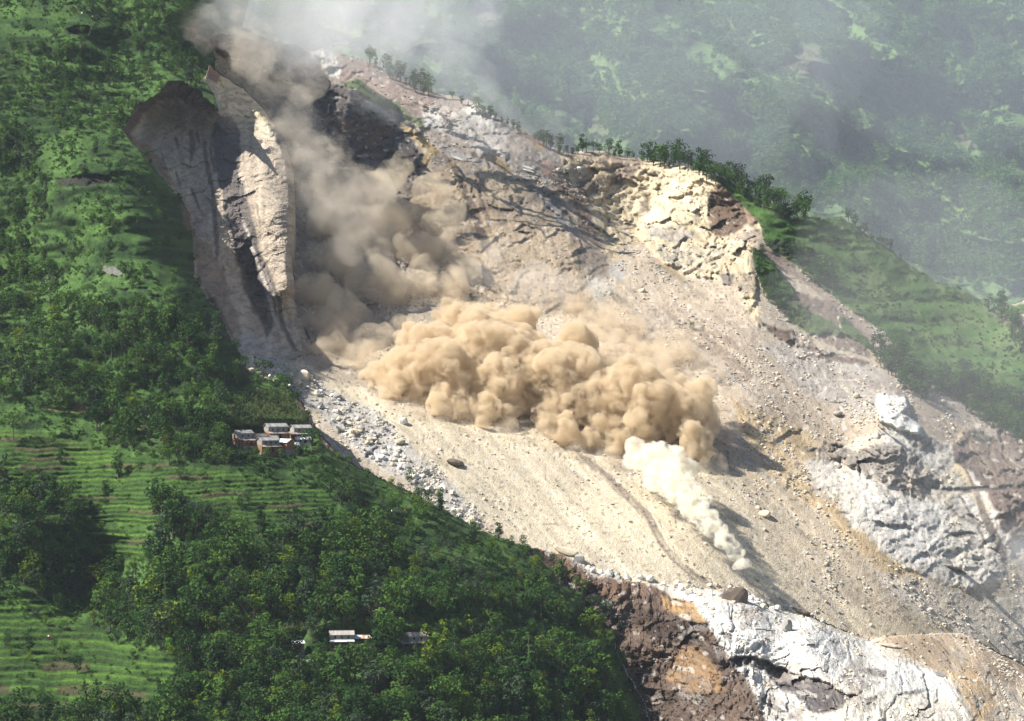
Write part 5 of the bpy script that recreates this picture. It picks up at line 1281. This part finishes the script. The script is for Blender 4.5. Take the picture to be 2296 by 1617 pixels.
def box(bm, x0, x1, y0, y1, z0, z1):
    vs = [bm.verts.new(p) for p in ((x0, y0, z0), (x1, y0, z0), (x1, y1, z0), (x0, y1, z0), (x0, y0, z1), (x1, y0, z1), (x1, y1, z1), (x0, y1, z1))]
    for f in ((0, 3, 2, 1), (4, 5, 6, 7), (0, 1, 5, 4), (1, 2, 6, 5), (2, 3, 7, 6), (3, 0, 4, 7)):
        bm.faces.new([vs[i] for i in f])
def part(name, build, mat, parent, label=None):
    bm = bmesh.new(); build(bm)
    me = bpy.data.meshes.new(name); bm.to_mesh(me); bm.free(); me.materials.append(mat)
    o = link(name, me, (), parent)
    if label: o['label'] = label
    return o
def gable(bm, L, W, z0, zr, t=.18):
    """walls of a gable end up to the ridge"""
    for sx in (-1, 1):
        x0 = sx * L / 2; x1 = sx * (L / 2 - t)
        a_ = [bm.verts.new((x0, -W / 2, z0)), bm.verts.new((x0, W / 2, z0)), bm.verts.new((x0, 0, zr))]
        b2 = [bm.verts.new((x1, -W / 2, z0)), bm.verts.new((x1, W / 2, z0)), bm.verts.new((x1, 0, zr))]
        bm.faces.new(a_ if sx > 0 else a_[::-1]); bm.faces.new(b2[::-1] if sx > 0 else b2)
        for i in range(3):
            j = (i + 1) % 3
            q = [a_[i], b2[i], b2[j], a_[j]]
            bm.faces.new(q if sx > 0 else q[::-1])
def slope(bm, x0, x1, y0, z0, y1, z1, t=.12, ribs=0):
    """a sloping roof sheet from eave (y0,z0) to ridge (y1,z1)"""
    vs = [bm.verts.new(p) for p in ((x0, y0, z0), (x1, y0, z0), (x1, y1, z1), (x0, y1, z1), (x0, y0, z0 + t), (x1, y0, z0 + t), (x1, y1, z1 + t), (x0, y1, z1 + t))]
    for f in ((0, 3, 2, 1), (4, 5, 6, 7), (0, 1, 5, 4), (1, 2, 6, 5), (2, 3, 7, 6), (3, 0, 4, 7)):
        bm.faces.new([vs[i] for i in f])

for (u, v, L, W, h1, h2, yaw, kind, roof, lab) in VILLAGE:
    d0 = float(depth_at(u, v))
    g = np.array(((u - UC) / F * d0, d0, (VC - v) / F * d0))
    g[1] = float(grid_at(B0 + O_near, u, v)) - 1.0
    g[0] = (u - UC) / F * g[1]; g[2] = (VC - v) / F * g[1]
    hs = empty('mud_house' if L > 6.5 else 'hut', (g[0], g[1] + W * .45, g[2] - .2), yaw)
    tag(hs, lab, 'house', 'mud houses of the village' if v < 1100 else 'lower farm buildings')
    H = h1 + h2; rise = .24 * W; lower = M_MUD if roof not in ('grey', 'rustgrey', 'stripe') else M_BRWN
    if 'grey shed' in lab: lower = M_GREYW
    part('foundation', lambda bm: box(bm, -L / 2 - .3, L / 2 + .3, -W / 2 - .4, W / 2 + .3, -3.0, .15), M_GREYW, hs)
    lw = part('lower_wall', lambda bm: box(bm, -L / 2, L / 2, -W / 2, W / 2, .15, h1), lower, hs)
    if h2 > 0:
        part('upper_wall', lambda bm: box(bm, -L / 2 + .02, L / 2 - .02, -W / 2 + .02, W / 2 - .02, h1 + .003, H), M_LIME, hs)
    part('gable', lambda bm: gable(bm, L, W, H + .003, H + rise), M_LIME if h2 > 0 else lower, hs)
    ov = .45
    k = rise / (W / 2)
    rf = part('roof', lambda bm: slope(bm, -L / 2 - ov, L / 2 + ov, -W / 2 - ov, H - ov * k + .05, 0, H + rise + .05), M_ROOF[roof], hs)
    part('rear_slope', lambda bm: slope(bm, -L / 2 - ov, L / 2 + ov, W / 2 + ov, H - ov * k + .05, .02, H + rise + .05), M_ROOF[roof], rf)
    part('ridge_cap', lambda bm: box(bm, -L / 2 - ov - .05, L / 2 + ov + .05, -.16, .18, H + rise + .15, H + rise + .24), M_ROOF[roof], rf)
    nw = 3 if L > 8 else 2
    for i in range(nw):
        x = -L / 2 + L * (i + .75) / (nw + .5)
        zz = h1 + .75 if h2 > 0 else h1 * .55
        w_ = part('window', lambda bm: box(bm, x - .38, x + .38, -W / 2 - .06, -W / 2 + .05, zz - .3, zz + .55), M_WOOD, hs)
        part('pane', lambda bm: box(bm, x - .28, x + .28, -W / 2 - .08, -W / 2 - .065, zz - .2, zz + .45), M_DARK, w_)
    dr = part('door', lambda bm: box(bm, L * .12 - .5, L * .12 + .5, -W / 2 - .05, -W / 2 + .05, .16, 2.0), M_WOOD, hs)
    part('opening', lambda bm: box(bm, L * .12 - .38, L * .12 + .38, -W / 2 - .07, -W / 2 - .055, .2, 1.88), M_DARK, dr)
    if h2 > 0:   # open porch under a lower roof along the front
        pr = part('porch_roof', lambda bm: slope(bm, -L / 2 - .3, L / 2 + .3, -W / 2 - 1.7, h1 - .75, -W / 2 - .07, h1 - .08, .1), M_ROOF['rust'] if roof != 'grey' else M_ROOF['white'], hs)
        for i in range(4):
            x = -L / 2 + .2 + (L - .4) * i / 3
            part('porch_post', lambda bm: box(bm, x - .08, x + .08, -W / 2 - 1.55, -W / 2 - 1.4, -1.2, h1 - .7), M_WOOD, hs)
        part('porch_floor', lambda bm: box(bm, -L / 2 - .2, L / 2 + .2, -W / 2 - 1.75, -W / 2 - .42, -3, .1), M_BRWN, hs)
    if roof == 'rustgrey' or 'right edge of the village' in lab:     # lean-to on the left
        part('lean_to_roof', lambda bm: slope(bm, -L / 2 - 3.2, -L / 2 - .05, -W / 2 - 1.2, h1 - .9, W / 2 - .6, h1 + .15, .1), M_ROOF['tin'], hs)
        for i in range(2):
            part('lean_to_post', lambda bm: box(bm, -L / 2 - 3.0 + i * 2.6, -L / 2 - 2.85 + i * 2.6, -W / 2 - 1.1, -W / 2 - .95, -1.5, h1 - .85), M_WOOD, hs)
for (u, v, h, lab) in ((612, 984, 7.5, 'thin grey pole standing in front of the uppermost house'), (648, 1012, 6.5, 'thin grey pole beside the broad white tin roof')):
    g = ground(u, v)
    bm = bmesh.new(); bmesh.ops.create_cone(bm, cap_ends=True, segments=8, radius1=.12, radius2=.08, depth=h + 3); bmesh.ops.translate(bm, verts=bm.verts, vec=(0, 0, h / 2 - 1.5))
    box(bm, -.5, .5, -.06, .06, h - .5, h - .38)
    me = bpy.data.meshes.new('pole'); bm.to_mesh(me); bm.free(); me.materials.append(M_WOOD)
    o = link('utility_pole', me); o.location = (g[0], g[1] - 8.5, g[2]); tag(o, lab, 'pole', 'poles in the village')

# retaining wall of orange earth at the upper left field
# ------------------------------------------------------------------ water
def water_material():
    m = bpy.data.materials.new('falling water'); m.use_nodes = True
    nt = m.node_tree; b = nt.nodes['Principled BSDF']
    n1 = node(nt, 'ShaderNodeTexNoise'); n1.inputs['Scale'].default_value = .6; tc = node(nt, 'ShaderNodeTexCoord'); nt.links.new(tc.outputs['Object'], n1.inputs['Vector'])
    cr = node(nt, 'ShaderNodeMix', data_type='RGBA'); cr.inputs['A'].default_value = (.42, .46, .50, 1); cr.inputs['B'].default_value = (.78, .80, .82, 1)
    nt.links.new(n1.outputs['Fac'], cr.inputs['Factor']); nt.links.new(cr.outputs['Result'], b.inputs['Base Color']); b.inputs['Roughness'].default_value = .35
    return m
M_WATER = water_material()
def waterfall(pts, ws, label):
    vs, fs = [], []
    n = 0
    fine = []
    for i in range(len(pts) - 1):
        for t in np.linspace(0, 1, 7)[:-1]:
            fine.append((pts[i][0] + (pts[i + 1][0] - pts[i][0]) * t, pts[i][1] + (pts[i + 1][1] - pts[i][1]) * t, ws[i] + (ws[i + 1] - ws[i]) * t))
    fine.append((*pts[-1], ws[-1]))
    for i, (u, v, w) in enumerate(fine):
        u += 1.3 * math.sin(i * 1.9) + .8 * math.sin(i * .7)
        g = ground(u, v); r = .3 * w * float(g[1]) / F * (1 + .35 * math.sin(i * 2.7))
        vs += [(g[0] - r, g[1] - .1, g[2]), (g[0], g[1] - .9, g[2] + .2), (g[0] + r, g[1] - .1, g[2]), (g[0], g[1] + .8, g[2] - .3)]
        if i:
            o = 4 * (i - 1)
            for k in range(4):
                fs.append((o + k, o + (k + 1) % 4, o + 4 + (k + 1) % 4, o + 4 + k))
    me = np_mesh('water', np.array(vs), np.array(fs), True); me.materials.append(M_WATER)
    o = link('waterfall', me); tag(o, label, 'waterfall')
waterfall(zJ([(1820, 1075), (1832, 1130), (1850, 1190), (1885, 1250), (1905, 1300), (1945, 1350)]), [2.2, 2.5, 3, 4.2, 6, 4], 'thin white waterfall beside the brown scarp, upper fall')
waterfall(zJ([(1945, 1350), (1965, 1400), (2000, 1450), (2030, 1510), (2040, 1560), (2062, 1640)]), [4, 3.4, 3.2, 3.6, 4, 4], 'thin white waterfall beside the brown scarp, lower fall to the bottom edge')
waterfall(zG([(285, 240), (300, 275), (315, 310), (335, 345)]), [1.4, 2, 1.6, 1.2], 'tiny upper waterfall in the wooded gully on the left hillside')
waterfall(zG([(368, 400), (378, 425), (392, 445)]), [2.6, 4, 3], 'short bright waterfall in the wooded gully on the left hillside')

# ------------------------------------------------------------------ people watching from the fields
def person_mesh():
    J = {'pelvis': ((0, 0, .95), .13), 'waist': ((0, 0, 1.1), .125), 'chest': ((0, .01, 1.3), .15), 'neck': ((0, 0, 1.48), .055), 'head': ((0, -.02, 1.6), .085), 'top': ((0, -.01, 1.7), .07),
         'sl': ((.17, 0, 1.4), .06), 'el': ((.25, .02, 1.14), .045), 'wl': ((.24, -.08, .92), .035), 'hl': ((.24, -.12, .84), .035), 'sr': ((-.17, 0, 1.4), .06), 'er': ((-.24, .03, 1.14), .045), 'wr': ((-.22, -.06, .92), .035), 'hr': ((-.22, -.1, .84), .035),
         'hpl': ((.09, 0, .9), .095), 'kl': ((.1, -.03, .5), .065), 'al': ((.11, .02, .09), .045), 'tl': ((.12, -.14, .04), .035), 'hpr': ((-.09, 0, .9), .095), 'kr': ((-.11, -.01, .5), .065), 'ar': ((-.12, .03, .09), .045), 'tr': ((-.13, -.12, .04), .035)}
    E = [('pelvis', 'waist'), ('waist', 'chest'), ('chest', 'neck'), ('neck', 'head'), ('head', 'top'), ('chest', 'sl'), ('sl', 'el'), ('el', 'wl'), ('wl', 'hl'), ('chest', 'sr'), ('sr', 'er'), ('er', 'wr'), ('wr', 'hr'), ('pelvis', 'hpl'), ('hpl', 'kl'), ('kl', 'al'), ('al', 'tl'), ('pelvis', 'hpr'), ('hpr', 'kr'), ('kr', 'ar'), ('ar', 'tr')]
    ks = list(J); me = bpy.data.meshes.new('body')
    me.from_pydata([J[k][0] for k in ks], [(ks.index(a_), ks.index(b2)) for a_, b2 in E], [])
    o = bpy.data.objects.new('body', me); C.objects.link(o)
    o.modifiers.new('skin', 'SKIN')
    for i, k in enumerate(ks):
        me.skin_vertices[0].data[i].radius = (J[k][1], J[k][1]); me.skin_vertices[0].data[i].use_root = (k == 'pelvis')
    s = o.modifiers.new('sub', 'SUBSURF'); s.levels = 1
    dg = bpy.context.evaluated_depsgraph_get(); m2 = bpy.data.meshes.new_from_object(o.evaluated_get(dg))
    bpy.data.objects.remove(o); return m2
BODY = person_mesh()
M_SKIN = plain('skin and hair', (.16, .085, .055), .7, .1, 1, 0)
def cloth(name, c): return plain(name, c, .9, .1, 2, 0)
TOPS = {'white': cloth('white shirt', (.78, .78, .76)), 'blue': cloth('blue shirt', (.06, .12, .42)), 'red': cloth('red shirt', (.55, .03, .025)), 'turquoise': cloth('turquoise cloth', (.05, .55, .48)), 'orange': cloth('orange shirt', (.6, .24, .06))}
M_TROU = cloth('dark trousers', (.035, .035, .05))
bodies = {}
for cn, mt in TOPS.items():
    me = BODY.copy(); me.materials.clear()
    for q in (M_SKIN, mt, M_TROU): me.materials.append(q)
    for p in me.polygons:
        z = p.center.z
        p.material_index = 0 if z > 1.49 or (abs(p.center.x) > .19 and z < 1.05 and z > .78) or z < .1 else (1 if z > .95 else 2)
    bodies[cn] = me
for (u, v, cn, lab) in zJ and [(*zJ([(330, 228)])[0], 'white', 'person in a white shirt, left of a white and blue group at the slide edge'), (*zJ([(362, 228)])[0], 'white', 'person in a white shirt, second of the group at the slide edge'), (*zJ([(488, 225)])[0], 'blue', 'person in a blue shirt at the right of the group near the slide edge'),
        (*zJ([(418, 224)])[0], 'orange', 'person in an orange shirt in the middle of the group at the slide edge'), (*zJ([(370, 180)])[0], 'turquoise', 'person in turquoise among the bushes above the group at the slide edge'), (*zJ([(158, 185)])[0], 'red', 'person in red alone in the bushes left of the group'),
        (*zK([(326, 1068)])[0], 'white', 'person in white on a lower left terrace beside one in red'), (*zK([(342, 1068)])[0], 'red', 'person in red on a lower left terrace beside one in white'), (*zF([(500, 85)])[0], 'red', 'person in red on the upper left grass ridge'), (*zF([(550, 105)])[0], 'white', 'person in white on the upper left grass ridge'), (*zF([(620, 128)])[0], 'white', 'person in white further down the upper left grass ridge'), (*zF([(470, 72)])[0], 'blue', 'person in blue at the top of the upper left grass ridge')]:
    g = ground(u, v); o = link('person', bodies[cn]); o.location = (g[0], g[1] - .4, g[2]); o.rotation_euler = (0, 0, -.9 + rng.uniform(-.5, .5)); o.scale = (1.25, 1.25, 1.1)
    tag(o, lab, 'person', 'people watching from the hillside')

# banana plant beside the little hut
def banana():
    vs, fs = [], []
    r_ = np.random.default_rng(3)
    for i in range(9):
        a_ = i * 2.4; d = np.array([math.cos(a_), math.sin(a_), 0]); s = np.array([-d[1], d[0], 0])
        b = np.array([0, 0, 1.6]); o = len(vs); l = r_.uniform(2.0, 2.8)
        for t, w in ((0, .08), (.3, .36), (.65, .40), (1, .06)):
            c = b + d * l * t + np.array([0, 0, 1.7 * t - 1.9 * t * t])
            vs += [c - s * w, c + s * w]
        for k in range(3): fs.append((o + 2 * k, o + 2 * k + 1, o + 2 * k + 3, o + 2 * k + 2))
    return np_mesh('leaves', np.array(vs), np.array(fs), True)
bl_ = banana(); bl_.materials.append(leaf_material('banana leaves', (.10, .17, .06), (.18, .26, .12)))
tv_, tf_ = tube([(0, 0, -.5), (0, 0, .8), (0, 0, 1.75)], .16, .09, 8); bt_ = np_mesh('stem', np.array(tv_), np.array(tf_), True); bt_.materials.append(M_BARK)
for (u, v, s, lab) in ((*zK([(2060, 1250)])[0], 1.3, 'banana plant with big pale leaves under the white roofed hut, left one'), (*zK([(2120, 1240)])[0], 1.2, 'banana plant with big pale leaves under the white roofed hut, right one')):
    r = empty('banana_plant', ground(u, v), 0, s); tag(r, lab, 'plant', 'banana plants by the hut'); link('leaves', bl_, (), r); link('stem', bt_, (), r)
# ------------------------------------------------------------------ dust and air
def volume_material(name, colour, density, aniso=.15, torn=None, step=.05):
    """torn = (metres, from, to): how far turbulence breaks the dust up"""
    m = bpy.data.materials.new(name); m.use_nodes = True
    nt = m.node_tree; nt.nodes.clear()
    out = node(nt, 'ShaderNodeOutputMaterial'); pv = node(nt, 'ShaderNodeVolumePrincipled')
    pv.inputs['Color'].default_value = (*colour, 1); pv.inputs['Density'].default_value = density; pv.inputs['Anisotropy'].default_value = aniso
    if torn:
        tc = node(nt, 'ShaderNodeTexCoord'); n1 = node(nt, 'ShaderNodeTexNoise')
        n1.inputs['Scale'].default_value = 1.0 / torn[0]; n1.inputs['Detail'].default_value = 4; n1.inputs['Roughness'].default_value = .6; n1.inputs['Distortion'].default_value = .4
        nt.links.new(tc.outputs['Object'], n1.inputs['Vector'])
        mr = node(nt, 'ShaderNodeMapRange', interpolation_type='SMOOTHSTEP'); mr.inputs[1].default_value = torn[1]; mr.inputs[2].default_value = torn[2]; mr.inputs[3].default_value = 0; mr.inputs[4].default_value = density
        nt.links.new(n1.outputs['Fac'], mr.inputs[0]); nt.links.new(mr.outputs[0], pv.inputs['Density'])
        m.cycles.volume_step_rate = step
    else:
        m.cycles.homogeneous_volume = True
    nt.links.new(pv.outputs[0], out.inputs['Volume'])
    return m

def sphere_template(sub):
    bm = bmesh.new(); bmesh.ops.create_icosphere(bm, subdivisions=sub, radius=1.0)
    v = np.array([p.co[:] for p in bm.verts]); f = np.array([[q.index for q in p.verts] for p in bm.faces]); bm.free(); return v, f
SPH = sphere_template(2)

def puff_cloud(name, puffs, voxel, mat, label, seed, levels=((14, .46), (5, .42)), wob=.8, front=.7):
    """puffs: centre x, y, z, radius in metres; smaller puffs grow on the bigger ones; all joined to one closed skin"""
    rng = np.random.default_rng(seed)
    allp = [tuple(p) for p in puffs]
    cur = allp[:]
    for n, k in levels:
        nxt = []
        for (x, y, z, r) in cur:
            d = rng.normal(0, 1, (n, 3)); d[:, 1] -= front; d[:, 2] += .25; d /= np.linalg.norm(d, axis=1, keepdims=True)
            for q in d:
                rr_ = r * k * (.35 + 1.15 * rng.random() ** 1.6)
                nxt.append((x + q[0] * r * .86, y + q[1] * r * .86, z + q[2] * r * .86, rr_))
        allp += nxt; cur = nxt
    A = np.array(allp)
    A = A[A[:, 3] > voxel * .8]
    sv, sf = SPH
    Vv = (A[:, None, :3] + sv[None] * A[:, None, 3:4]).reshape(-1, 3)
    Ff = (sf[None] + (np.arange(len(A)) * len(sv))[:, None, None]).reshape(-1, 3)
    me = np_mesh(name, Vv, Ff, True)
    o = link(name, me)
    md = o.modifiers.new('skin', 'REMESH'); md.mode = 'VOXEL'; md.voxel_size = voxel; md.use_smooth_shade = True
    dg = bpy.context.evaluated_depsgraph_get(); m2 = bpy.data.meshes.new_from_object(o.evaluated_get(dg))
    bpy.data.objects.remove(o); bpy.data.meshes.remove(me)
    n = len(m2.vertices); co = np.zeros(n * 3, np.float32); m2.vertices.foreach_get('co', co); co = co.reshape(-1, 3)
    no = np.zeros(n * 3, np.float32); m2.vertices.foreach_get('normal', no); no = no.reshape(-1, 3)
    w = fbm(co[:, 0] + co[:, 1] * .6, co[:, 2] - co[:, 1] * .5, 7, 3, seed) * wob
    co += no * w[:, None]
    m2.vertices.foreach_set('co', co.ravel()); m2.update()
    m2.materials.clear(); m2.materials.append(mat); m2.name = name
    o = link(name, m2); tag(o, label, None, None, 'stuff')
    return o

def on_slope(lst, lift=.5, extra=0.0):
    out = []
    for q in lst:
        u, v, r = q[:3]; k = q[3] if len(q) > 3 else lift
        dd = float(grid_at(B0 + O_slide, u, v)); rm = r * dd / F
        y = dd - rm * k - extra
        out.append(((u - UC) / F * y, y, (VC - v) / F * y, rm))
    return out

FRONT = [(1225, 948, 24), (1268, 962, 30), (1320, 985, 26), (1345, 975, 26), (1410, 985, 30), (1460, 1005, 28), (1520, 1025, 24), (850, 862, 22), (870, 875, 20), (1045, 700, 18), (1100, 705, 24), (1170, 735, 26), (1455, 860, 26), (1600, 920, 20), (1590, 960, 26), (925, 885, 32), (1000, 900, 34), (1022, 915, 30), (1090, 922, 32), (1180, 925, 30), (980, 905, 26), (1215, 935, 26), (838, 838, 28), (880, 805, 42), (900, 862, 36), (930, 765, 36), (960, 850, 50), (962, 902, 30), (1000, 785, 52), (1040, 875, 56), (1012, 702, 28), (1062, 682, 30), (1090, 765, 60), (1115, 868, 58), (1062, 912, 34), (1140, 705, 38), (1180, 790, 52), (1200, 895, 40), (1142, 920, 26), (1212, 715, 32),
         (1250, 830, 56), (1250, 925, 40), (1272, 885, 46), (1295, 968, 36), (1245, 958, 26), (1295, 775, 48), (1500, 930, 54), (1560, 860, 44), (1540, 905, 50), (1580, 930, 34), (1560, 990, 38), (1500, 1000, 40), (1430, 955, 40), (1385, 992, 34), (1395, 905, 48), (1350, 950, 30), (1585, 875, 26), (1575, 1020, 20)]
M_DUST = volume_material('ochre dust', (.835, .73, .56), .50, 0.0, (6.5, .39, .65), .04)
def wall(lst, k=.6):
    """puffs of the rolling front: they stand out from the slope like a wall, the top well clear of the sand"""
    out = []; r_ = np.random.default_rng(77)
    for (u, v, r) in lst:
        base = np.interp(u, [830, 960, 1150, 1300, 1450, 1590], [860, 925, 945, 995, 1000, 1030])
        out += on_slope([(u, v, r * 1.05)], k, 5 + float(np.clip(.17 * (base - v), 0, 30)) + r_.uniform(-5, 5))
    return out
CORE = [(910, 835, 62), (990, 840, 78), (1085, 815, 84), (1180, 840, 80), (1280, 850, 82), (1370, 900, 76), (1460, 910, 78), (1540, 920, 58), (1060, 730, 52), (1150, 740, 52), (950, 790, 50)]
puff_cloud('dust_front', wall([q for i, q in enumerate(FRONT) if i % 4 != 3]) + wall(CORE, .32), .62, M_DUST, 'thick ochre dust rolling down the sand in cauliflower billows', 21, ((12, .40), (8, .38)), .9)
RIGHT = [(1300, 690, 34), (1340, 730, 52), (1400, 735, 48), (1370, 790, 58), (1440, 800, 58), (1400, 850, 56), (1480, 780, 42), (1530, 800, 42), (1525, 760, 24), (1480, 860, 50), (1320, 830, 50), (1340, 890, 46), (1470, 900, 40)]
M_DUST2 = volume_material('soft ochre dust', (.845, .735, .575), .15, 0.0, (8.0, .40, .66), .08)
puff_cloud('dust_cloud', on_slope(RIGHT, .5, 0), 1.1, M_DUST2, 'softer tan dust swelling behind the rolling front on its right', 22, ((14, .42), (7, .42)))
MID = [(872, 402, 38), (838, 440, 58), (775, 430, 46), (740, 500, 52), (810, 520, 64), (880, 500, 50), (960, 450, 42), (990, 505, 46), (940, 560, 46), (1010, 575, 42), (950, 605, 38), (1048, 610, 34), (750, 590, 60), (825, 625, 62), (880, 655, 42), (725, 670, 46), (780, 720, 56), (690, 590, 30), (700, 400, 32), (960, 650, 40), (1020, 645, 36), (830, 770, 50), (760, 770, 36), (700, 735, 38), (745, 785, 38), (800, 800, 36), (690, 660, 32), (665, 600, 20)]
M_DUST3 = volume_material('thin tan dust', (.925, .82, .655), .11, 0.0, (16.0, .36, .64), .10)
puff_cloud('dust_cloud', on_slope(MID, .5, 4), 1.3, M_DUST3, 'tan dust plume boiling up in the gully beside the grey cliff', 23, ((12, .52), (4, .45)), 1.2)
UP = [(600, 250, 30), (640, 300, 30), (735, 430, 50), (770, 470, 50), (720, 370, 36), (480, 60, 26), (530, 90, 30), (570, 130, 34), (505, 85, 22), (540, 130, 28), (575, 175, 34), (610, 220, 38), (645, 265, 40), (680, 310, 42), (700, 350, 42), (690, 390, 40), (730, 400, 44), (640, 200, 34), (600, 140, 34)]
M_DUST4 = volume_material('pale thin dust', (.955, .87, .745), .030, 0.0, (18.0, .40, .72), .12)
puff_cloud('dust_cloud', on_slope([(a_ + 22 * math.sin(i * 2.3), b_2 + 16 * math.cos(i * 1.7), c_2 * (1.35 + .5 * math.sin(i * 3.1))) for i, (a_, b_2, c_2) in enumerate(UP)], .6, 105), 1.8, M_DUST4, 'pale thin dust streaming down the gully from the scar head', 24, ((10, .6), (4, .5)), 2.0)
BACK = [(1080, 640, 40), (1140, 640, 52), (1200, 660, 52), (1260, 670, 48), (1120, 580, 40), (1320, 660, 40)]
M_VEIL = volume_material('pale dust veil', (.95, .90, .82), .034, 0.0, (15.0, .38, .66), .12)
puff_cloud('dust_veil', on_slope(BACK, .4, 0), 1.8, M_VEIL, 'thin pale veil of dust behind the rolling front', 25, ((10, .6),), 2.0)
WHITE = []
for i in range(48):
    t = i / 47.0
    u = 1462 + (1678 - 1462) * t + 8 * math.sin(i * 2.1); v = 1030 + (1278 - 1030) * t ** 1.05 + 6 * math.sin(i * 1.3 + 1)
    WHITE.append((u, v, 25 * (1 - t) ** .8 + 6 + 2.5 * math.sin(i * 2.9)))
WHITE += [(1430, 1018, 28), (1500, 1030, 34), (1540, 1045, 22)]
M_WHITE = volume_material('white dust', (.985, .955, .86), .42, 0.0, (4.0, .40, .64), .035)
puff_cloud('white_dust', on_slope(WHITE, .6, 34), .55, M_WHITE, 'small white dust plume running down the sand to a point', 26, ((16, .5), (8, .45)), .5)
def at_depth(lst):
    return [((u - UC) / F * y, y, (VC - v) / F * y, r * y / F) for (u, v, r, y) in lst]
MIST = [(2240, 1340, 80, 1330), (2300, 1280, 80, 1340), (2210, 1375, 60, 1360), (2290, 1400, 90, 1340), (2150, 1400, 40, 1350), (2380, 1380, 120, 1340), (2296, 1330, 70, 1380), (2200, 1320, 40, 1390)]
puff_cloud('dust_veil', at_depth(MIST), 2.5, volume_material('low mist', (.97, .97, .98), .022, 0.0, (30.0, .32, .66), .2), 'low pale mist at the foot of the slope on the right', 27, ((10, .6),), 3.0)
VEIL = [(700, 30, 110, 1490), (720, -40, 130, 1490), (640, 20, 100, 1470), (692, 92, 60, 1520), (770, 40, 110, 1540), (580, 30, 80, 1470), (740, 100, 70, 1570), (520, 60, 60, 1500), (560, 10, 70, 1520), (620, 20, 90, 1540), (680, 60, 90, 1560), (720, 20, 110, 1580), (640, -40, 110, 1540), (560, -80, 90, 1520), (740, 90, 60, 1590), (690, 120, 46, 1600), (820, 20, 110, 1700), (760, -80, 130, 1600), (600, 110, 50, 1540), (920, 50, 100, 1800), (880, -60, 130, 1750), (1000, 0, 120, 1850)]
puff_cloud('dust_veil', at_depth(VEIL), 3.5, volume_material('rising dust', (.96, .965, .965), .0075, 0.0, (38.0, .30, .68), .2), 'pale dust rising above the scar head and drifting off to the right', 28, ((12, .6), (4, .5)), 6.0, .3)
BANK = [(900, 100, 240, 2120), (1150, 150, 260, 2120), (1400, 220, 260, 2120), (1650, 300, 240, 2120), (1300, 0, 300, 2180), (1000, -60, 280, 2150), (1600, 60, 300, 2200)]
puff_cloud('dust_haze', at_depth(BANK), 7.0, volume_material('drifting haze', (.92, .96, 1.0), .00075, 0.0), 'bluish dust haze hanging between the slide and the far hillside', 29, ((8, .65),), 8.0)
WIDE = [(600, -150, 420, 2120), (1100, -100, 480, 2150), (1600, 100, 500, 2180), (2050, 250, 480, 2180), (2400, 400, 460, 2160), (2300, 0, 480, 2240), (2600, 700, 420, 2120), (2300, 560, 260, 2060)]
puff_cloud('dust_haze', at_depth(WIDE), 9.0, volume_material('valley haze', (.82, .91, 1.0), .00060, 0.0), 'thin bluish haze filling the side valley in front of the far hillside', 30, ((8, .6),), 8.0)

RV = [(800, 130, 90, 1590), (900, 190, 80, 1580), (1000, 230, 90, 1570), (1100, 290, 80, 1550), (1200, 330, 60, 1540), (740, 90, 80, 1600)]
puff_cloud('dust_veil', at_depth(RV), 3.5, volume_material('ridge veil', (.96, .96, .96), .0065, 0.0, (30.0, .30, .68), .2), 'faint pale dust veil drifting along the hazy upper ridge', 31, ((10, .6),), 5.0, .3)

EDGE = [(2000, 620, 250, 1400), (2200, 760, 280, 1390), (2320, 1000, 260, 1360), (2340, 1250, 230, 1330), (2120, 1120, 160, 1400), (1850, 700, 150, 1440)]
puff_cloud('dust_haze', at_depth(EDGE), 6.0, volume_material('thin slope haze', (.92, .955, 1.0), .0012, 0.0), 'thin dusty haze over the grassy spur and the right edge of the slide', 32, ((8, .6),), 6.0)
SKIRT = [(860, 880, 26), (920, 915, 28), (990, 940, 26), (1060, 955, 26), (1140, 960, 26), (1220, 975, 30), (1290, 1005, 26), (1360, 1025, 28), (1440, 1035, 28), (1520, 1050, 28), (1600, 1040, 34), (1630, 960, 36), (1630, 890, 30), (1590, 820, 34), (1540, 760, 34), (840, 800, 40), (900, 740, 36)]
puff_cloud('dust_veil', on_slope(SKIRT, .7, 5), 1.2, volume_material('ground dust', (.87, .76, .60), .055, 0.0, (8.0, .40, .68), .08), 'thin tan dust fringing the foot of the rolling dust front', 33, ((10, .55),), 1.2)

# look-alikes get their place in the row
ORD = ['first', 'second', 'third', 'fourth', 'fifth', 'sixth', 'seventh', 'eighth', 'ninth', 'tenth', 'eleventh', 'twelfth', 'thirteenth', 'fourteenth', 'fifteenth', 'sixteenth', 'seventeenth', 'eighteenth', 'nineteenth', 'twentieth']
byl = {}
for o in C.objects:
    if o.get('category') and o.parent is None: byl.setdefault(o['label'], []).append(o)
for lb, os_ in byl.items():
    if 1 < len(os_) <= 40:
        os_.sort(key=lambda q: q.location.x / q.location.y)
        n = len(os_)
        for i, o in enumerate(os_):
            o['label'] = lb + ', ' + ('leftmost' if i == 0 else 'rightmost' if i == n - 1 else ORD[i] + ' from left' if i < n / 2 else ORD[n - 1 - i] + ' from right')

# the air itself
zmin, zmax = float(P[..., 2].min()) - 1.5, float(P[..., 2].max()) + 30
xmin, xmax = float(P[..., 0].min()) - 30, float(P[..., 0].max()) + 30
ymax = float(P[..., 1].max()) + 40
bm = bmesh.new(); box(bm, xmin, xmax, -60, ymax, zmin, zmax)
me = bpy.data.meshes.new('haze'); bm.to_mesh(me); bm.free()
me.materials.append(volume_material('hazy air', (.78, .88, 1.0), .000028, .2))
hz = link('haze', me); tag(hz, 'thin blue haze in the air of the whole valley', None, None, 'stuff')
